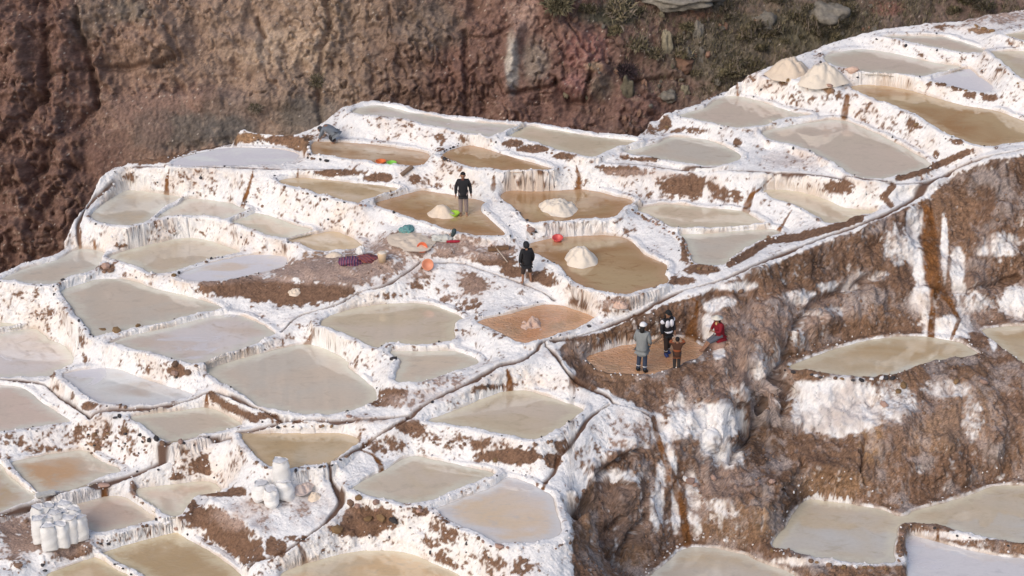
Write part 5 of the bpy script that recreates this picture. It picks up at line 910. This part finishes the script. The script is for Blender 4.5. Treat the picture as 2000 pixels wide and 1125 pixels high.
    V, F = ell(hd + np.array((0, -.057, -.034)) * H, (.016 * H, .005 * H, .004 * H), IC1); mesh_obj('mouth', V, F, plain('lip', (.20, .07, .06), .6), t)
    # clothes
    if top:
        en = .93 if longsleeve else .3
        wrL = g['elL'] + (g['wrL'] - g['elL']) * en; wrR = g['elR'] + (g['wrR'] - g['elR']) * en
        hem = g['pel'] + (g['pel'] - g['chest']) * .12 + np.array((0, 0, -.01 * H)); nk = g['neck'] + (g['chest'] - g['neck']) * .12
        TV = [g['pel'], g['chest'], nk, g['shL'], g['elL'], wrL, g['shR'], g['elR'], wrR, hem]; TE = [(0, 1), (1, 2), (1, 3), (3, 4), (4, 5), (1, 6), (6, 7), (7, 8), (0, 9)]
        TR = [.092 * w_, .098 * w_, .045, .052, .040, .030, .052, .040, .030, .094 * w_]
        if coat: TR[0] = .112; TR[9] = .118
        if coat:
            kn = (g['knL'] + g['knR']) / 2 + np.array((0, 0, .06 * H)); TV += [(g['pel'] * .45 + kn * .55), kn]; TE += [(9, 10), (10, 11)]; TR += [.122 * w_, .128 * w_]
        skinned('jacket' if not coat else 'coat', TV, TE, [r * H for r in TR], top, t)
    if bottom:
        end = .52 if legskin else .93
        kL = g['knL'] + (g['anL'] - g['knL']) * (end if not legskin else .15); kR = g['knR'] + (g['anR'] - g['knR']) * (end if not legskin else .15)
        skinned('trousers', [g['pel'], g['hiL'], g['knL'], kL, g['hiR'], g['knR'], kR], [(0, 1), (1, 2), (2, 3), (0, 4), (4, 5), (5, 6)], [r * H for r in ((.082, .062, .047, .038, .062, .047, .038) if not coat else (.06, .045, .044, .036, .045, .044, .036))], bottom, t)
    if cuffs:
        for sd_ in 'LR':
            a = g['an' + sd_] + (g['kn' + sd_] - g['an' + sd_]) * .30; bb = g['an' + sd_] + (g['kn' + sd_] - g['an' + sd_]) * .48; skinned('trouser_cuff', [a, bb], [(0, 1)], [.054 * H, .052 * H], cuffs, t, 1)
    if shoes:
        for sd_ in 'LR':
            a = g['an' + sd_]; k = a + (g['kn' + sd_] - a) * .28; skinned('boot', [k, a, g['to' + sd_]], [(0, 1), (1, 2)], [.050 * H, .046 * H, .036 * H], shoes, t, 1)
    hm = plain('hair_%d' % int(hair[0] * 1000), hair, .7, .1, 20)
    V, F = ell(hd + np.array((0, .006, .012)) * H, (.058 * H, .064 * H, .068 * H), IC3, lambda v: v[2] > .25 or (v[1] > .05 and v[2] > -.75)); o = mesh_obj('hair', V, F, hm, t)
    if hairlen:
        skinned('long_hair', [hd + np.array((0, .035, .0)) * H, hd + np.array((0, .055, -.07)) * H, hd + np.array((0, .06, -.07 - hairlen)) * H], [(0, 1), (1, 2)], [.05 * H, (.058 * H, .03 * H), (.03 * H, .016 * H)], hm, t, 1)
    if hat:
        kind, hc = hat; mh = plain('hat_' + label[:14].replace(' ', '_'), hc, .8, .05, 10)
        V, F = ell(hd + np.array((0, .0, .022)) * H, (.063 * H, .069 * H, .062 * H), IC3, lambda v: v[2] > -.05); hh = mesh_obj('hat', V, F, mh, t)
        if kind == 'cap':
            V = []; F = []
            for a in range(9):
                th = math.pi * (1.15 + .7 * a / 8); 
                for rr in (.95, 1.75): V.append(hd + np.array((math.cos(th) * .062 * (1 if rr < 1 else 1.0), math.sin(th) * .066 * rr, .024 - (.012 if rr > 1 else 0))) * H)
            for a in range(8): F.append((a * 2, a * 2 + 1, a * 2 + 3, a * 2 + 2))
            br = mesh_obj('brim', V, F, mh, t); sm = br.modifiers.new('thick', 'SOLIDIFY'); sm.thickness = .006
        if kind == 'brim':
            V, F = lathe([(.055 * H, .006), (.12 * H, -.012), (.122 * H, -.006), (.055 * H, .016)], 24); br = mesh_obj('brim', np.array(V) + hd + np.array((0, 0, .03)) * H, F[:-2], mh, t)
        if kind == 'hood':
            V, F = ell(hd + np.array((0, .012, .0)) * H, (.068 * H, .074 * H, .082 * H), IC3, lambda v: v[1] > -.45); mesh_obj('hood', V, F, mh, t)
    if extra: extra(t, g, H)
    return t
def ph(top_y, bot_y, px, pk=None):
    p = base_z(px, bot_y, pk); s = FPX / (p[1] * CP - (p[2] - HCAM) * SP); return p, (bot_y - top_y) / s / CP
BLK = plain('black_jacket', (.018, .018, .022), .75, .1, 12, .3); CHAR = plain('charcoal_cloth', (.035, .035, .042), .8, .1, 12); PKT = plain('dusty_trousers', (.27, .215, .205), .85, .15, 14); BRT = plain('brown_black_trousers', (.045, .03, .026), .85, .15, 12)
p, H = ph(337, 420, 905, 'D')
def collar(t, g, H):
    V, F = ell(g['neck'] + np.array((0, -.01, .005)) * H, (.045 * H, .045 * H, .022 * H), IC2); mesh_obj('collar', V, F, plain('maroon_collar', (.10, .035, .03), .8), t)
person(tuple(p - (0, 0, .02)), .05, H, 'man in a black jacket and dusty trousers standing in brown water, facing the viewer', dict(anL=(.07, .01, .05), toL=(.08, -.07, .02), knL=(.062, -.01, .28), anR=(-.05, .0, .05), elL=(.15, .02, .64), elR=(-.15, .02, .64), wrL=(.165, -.01, .49), haL=(.168, -.02, .445), wrR=(-.155, -.01, .49), haR=(-.158, -.02, .445)), BLK, PKT, w_=1.12, extra=collar)
p, H = ph(471, 553, 1027)
a1, a2 = hit(1011, 548), hit(1034, 553)
person(tuple(np.array([p[0], p[1], (a1[2] + a2[2]) / 2])), math.pi + .35, H * .99, 'man in a hooded black jacket seen from behind on the white channel crest', dict(anL=(-.09 + .18, .01, .04), toL=(.10, -.08, .02), knL=(.075, -.01, .27), anR=(-.10, .02, .06), toR=(-.11, -.06, .035), knR=(-.08, .0, .29), head=(0, -.03, .915), elL=(.15, .02, .64), elR=(-.15, .02, .64), wrL=(.145, -.03, .50), haL=(.145, -.05, .46)), BLK, BRT, hat=('hood', (.02, .02, .024)), legskin=True, w_=1.22)
# stooping person at the rear brown pond
p, H = ph(250, 279, 652, 'F'); H = 1.58
GCD = plain('grey_cardigan', (.16, .18, .21), .9, .1, 14, .3)
person(tuple(p + (0, 0, 0)), -math.pi / 2 - .2, H, 'person in a grey cardigan stooping down to the water of the rear brown pond', dict(pel=(0, .02, .30), chest=(0, -.14, .42), neck=(0, -.26, .40), head=(0, -.34, .34), shL=(.10, -.23, .40), elL=(.11, -.30, .24), wrL=(.08, -.36, .11), haL=(.07, -.38, .06), shR=(-.10, -.23, .40), elR=(-.11, -.30, .24), wrR=(-.08, -.34, .11), haR=(-.07, -.36, .06),
    hiL=(.05, .02, .28), knL=(.06, -.09, .17), anL=(.06, .03, .03), toL=(.06, -.05, .01), hiR=(-.05, .02, .28), knR=(-.06, -.09, .17), anR=(-.06, .03, .03), toR=(-.06, -.05, .01)), GCD, CHAR, hat=('hood', (.05, .052, .06)), w_=1.35)
# visitors in the orange pond
p, H = ph(628, 726, 1253, 'PW'); GCO = plain('grey_knit_coat', (.23, .245, .25), .9, .1, 22, .4); JEAN = plain('navy_jeans', (.035, .05, .085), .8, .1, 14); WCU = plain('white_cuff', (.66, .64, .64), .8); BBT = plain('black_boot', (.012, .012, .014), .4, .05)
person(tuple(p - (0, 0, .03)), math.pi - .45, H, 'woman in a long grey coat and white cap seen from behind in the orange pond', dict(elL=(.14, -.0, .65), wrL=(.12, -.09, .56), haL=(.11, -.12, .54), elR=(-.14, -.0, .65), wrR=(-.12, -.09, .56), haR=(-.11, -.12, .54), anL=(.065, .01, .05), anR=(-.065, .01, .05), toL=(.08, -.07, .02), toR=(-.08, -.07, .02)), GCO, JEAN, hairlen=.045, hat=('cap', (.74, .73, .74)), shoes=BBT, coat=True, cuffs=WCU, w_=1.02)
p, H = ph(604, 692, 1302, 'PW'); WV = plain('white_padded_vest', (.72, .71, .75), .7, .05, 10, .3); BLB = plain('blue_boot', (.02, .035, .13), .4, .05)
def vest(t, g, H):
    for s in (-1, 1): V, F = ell(g['chest'] + np.array((s * .048, -.062, .03)) * H, (.052 * H, .045 * H, .085 * H), IC2); mesh_obj('padded_vest_front', V, F, WV, t)
    V, F = ell(g['shL'] + np.array((.01, -.0, -.03)) * H, (.056 * H, .05 * H, .052 * H), IC2); mesh_obj('white_shoulder', V, F, WV, t)
    V, F = ell(g['shR'] + np.array((-.01, -.0, -.03)) * H, (.056 * H, .05 * H, .052 * H), IC2); mesh_obj('white_shoulder', V, F, WV, t)
    V, F = ell(g['pel'] + np.array((0, -.02, .015)) * H, (.10 * H, .09 * H, .03 * H), IC2); mesh_obj('white_shirt_hem', V, F, WV, t)
person(tuple(p - (0, 0, .03)), .55, H, 'woman in a black cap and black and white jacket with blue boots', dict(anL=(.05, .05, .05), toL=(.06, -.04, .02), anR=(-.05, -.04, .05), toR=(-.06, -.13, .02), knR=(-.055, -.05, .28), elL=(.14, -.0, .65), wrL=(.13, -.07, .53), haL=(.12, -.10, .49)), BLK, BRT, hairlen=.10, hat=('cap', (.015, .015, .016)), shoes=BLB, cuffs=WCU, extra=vest)
p, H = ph(655, 724, 1321, 'PW'); 
BOYT = striped('brown_orange_stripe', [(.07,.028,.015),(.07,.028,.015),(.07,.028,.015),(.26,.07,.025)], 1.05, 'Z', .1)
person(tuple(p - (0, 0, .03)), math.pi, H, 'boy in a brown sweater with orange bands holding both hands to his head', dict(head=(0, -.01, .91), elL=(.19, -.05, .80), wrL=(.11, -.07, .90), haL=(.085, -.075, .92), elR=(-.19, -.05, .80), wrR=(-.11, -.07, .90), haR=(-.085, -.075, .92), shL=(.10, 0, .79), shR=(-.10, 0, .79)), BOYT, plain('boy_trousers', (.04, .035, .035), .85, .15, 12), shoes=BBT, w_=1.1)
a = base_z(1275, 672, 'PW'); bar(a + (-.02, 0, .02), base_z(1294, 672, 'PW') + (.05, .15, .30), .09, .05, M_WOOD, 'wooden_tamper', 'dark wooden plank held over the water between the two women', 'plank')
# seated woman in red on the slope
fp = base_z(1364, 684, 'PW'); s = FPX / (fp[1] * CP - (fp[2] - HCAM) * SP); H = 1.68
RED = plain('crimson_jacket', (.22, .012, .022), .8, .1, 14, .3); GSH = plain('grey_trousers', (.13, .135, .165), .85, .15, 12)
def camera_bag(t, g, H):
    V, F = ell(g['chest'] + np.array((0, -.085, -.12)) * H, (.022 * H, .02 * H, .045 * H), IC2); mesh_obj('water_bottle', V, F, plain('pale_plastic', (.6, .6, .6), .4), t)
    V, F = ell(g['neck'] + np.array((0, -.045, -.02)) * H, (.03 * H, .02 * H, .035 * H), IC2); mesh_obj('yellow_scarf', V, F, plain('yellow_scarf', (.62, .45, .20), .8), t)
ax, ay = place(1398, 684, P['PW']['z'])
person((float(ax) + .02, float(ay) - .02, P['PW']['z'] + .10), -math.pi / 2 + .45, H, 'woman in a crimson jacket and white hat sitting barefoot on the brown slope', dict(pel=(0, .06, .30), chest=(0, .04, .47), neck=(0, .01, .60), head=(0, -.02, .69), shL=(.10, .03, .575), elL=(.15, -.02, .44), wrL=(.06, -.12, .44), haL=(.03, -.14, .45), shR=(-.10, .03, .575), elR=(-.15, -.02, .44), wrR=(-.06, -.12, .42), haR=(-.03, -.15, .43),
    hiL=(.05, .02, .28), knL=(.06, -.20, .22), anL=(.05, -.36, .05), toL=(.05, -.43, .04), hiR=(-.05, .02, .28), knR=(-.06, -.17, .18), anR=(-.04, -.33, .02), toR=(-.04, -.40, .01)), RED, GSH, hairlen=.05, hat=('brim', (.66, .62, .54)), legskin=True, w_=1.25, extra=camera_bag)
V, F = rockmesh(IC2, 91, .30, .22, .28, .25); tag(mesh_obj('seat_rock', V, F, M_STP, None, (float(ax) + .06, float(ay) + .10, P['PW']['z'] + .20), True), 'earthy rock under the woman in the crimson jacket', 'rock')
#@@END_OBJECTS@@
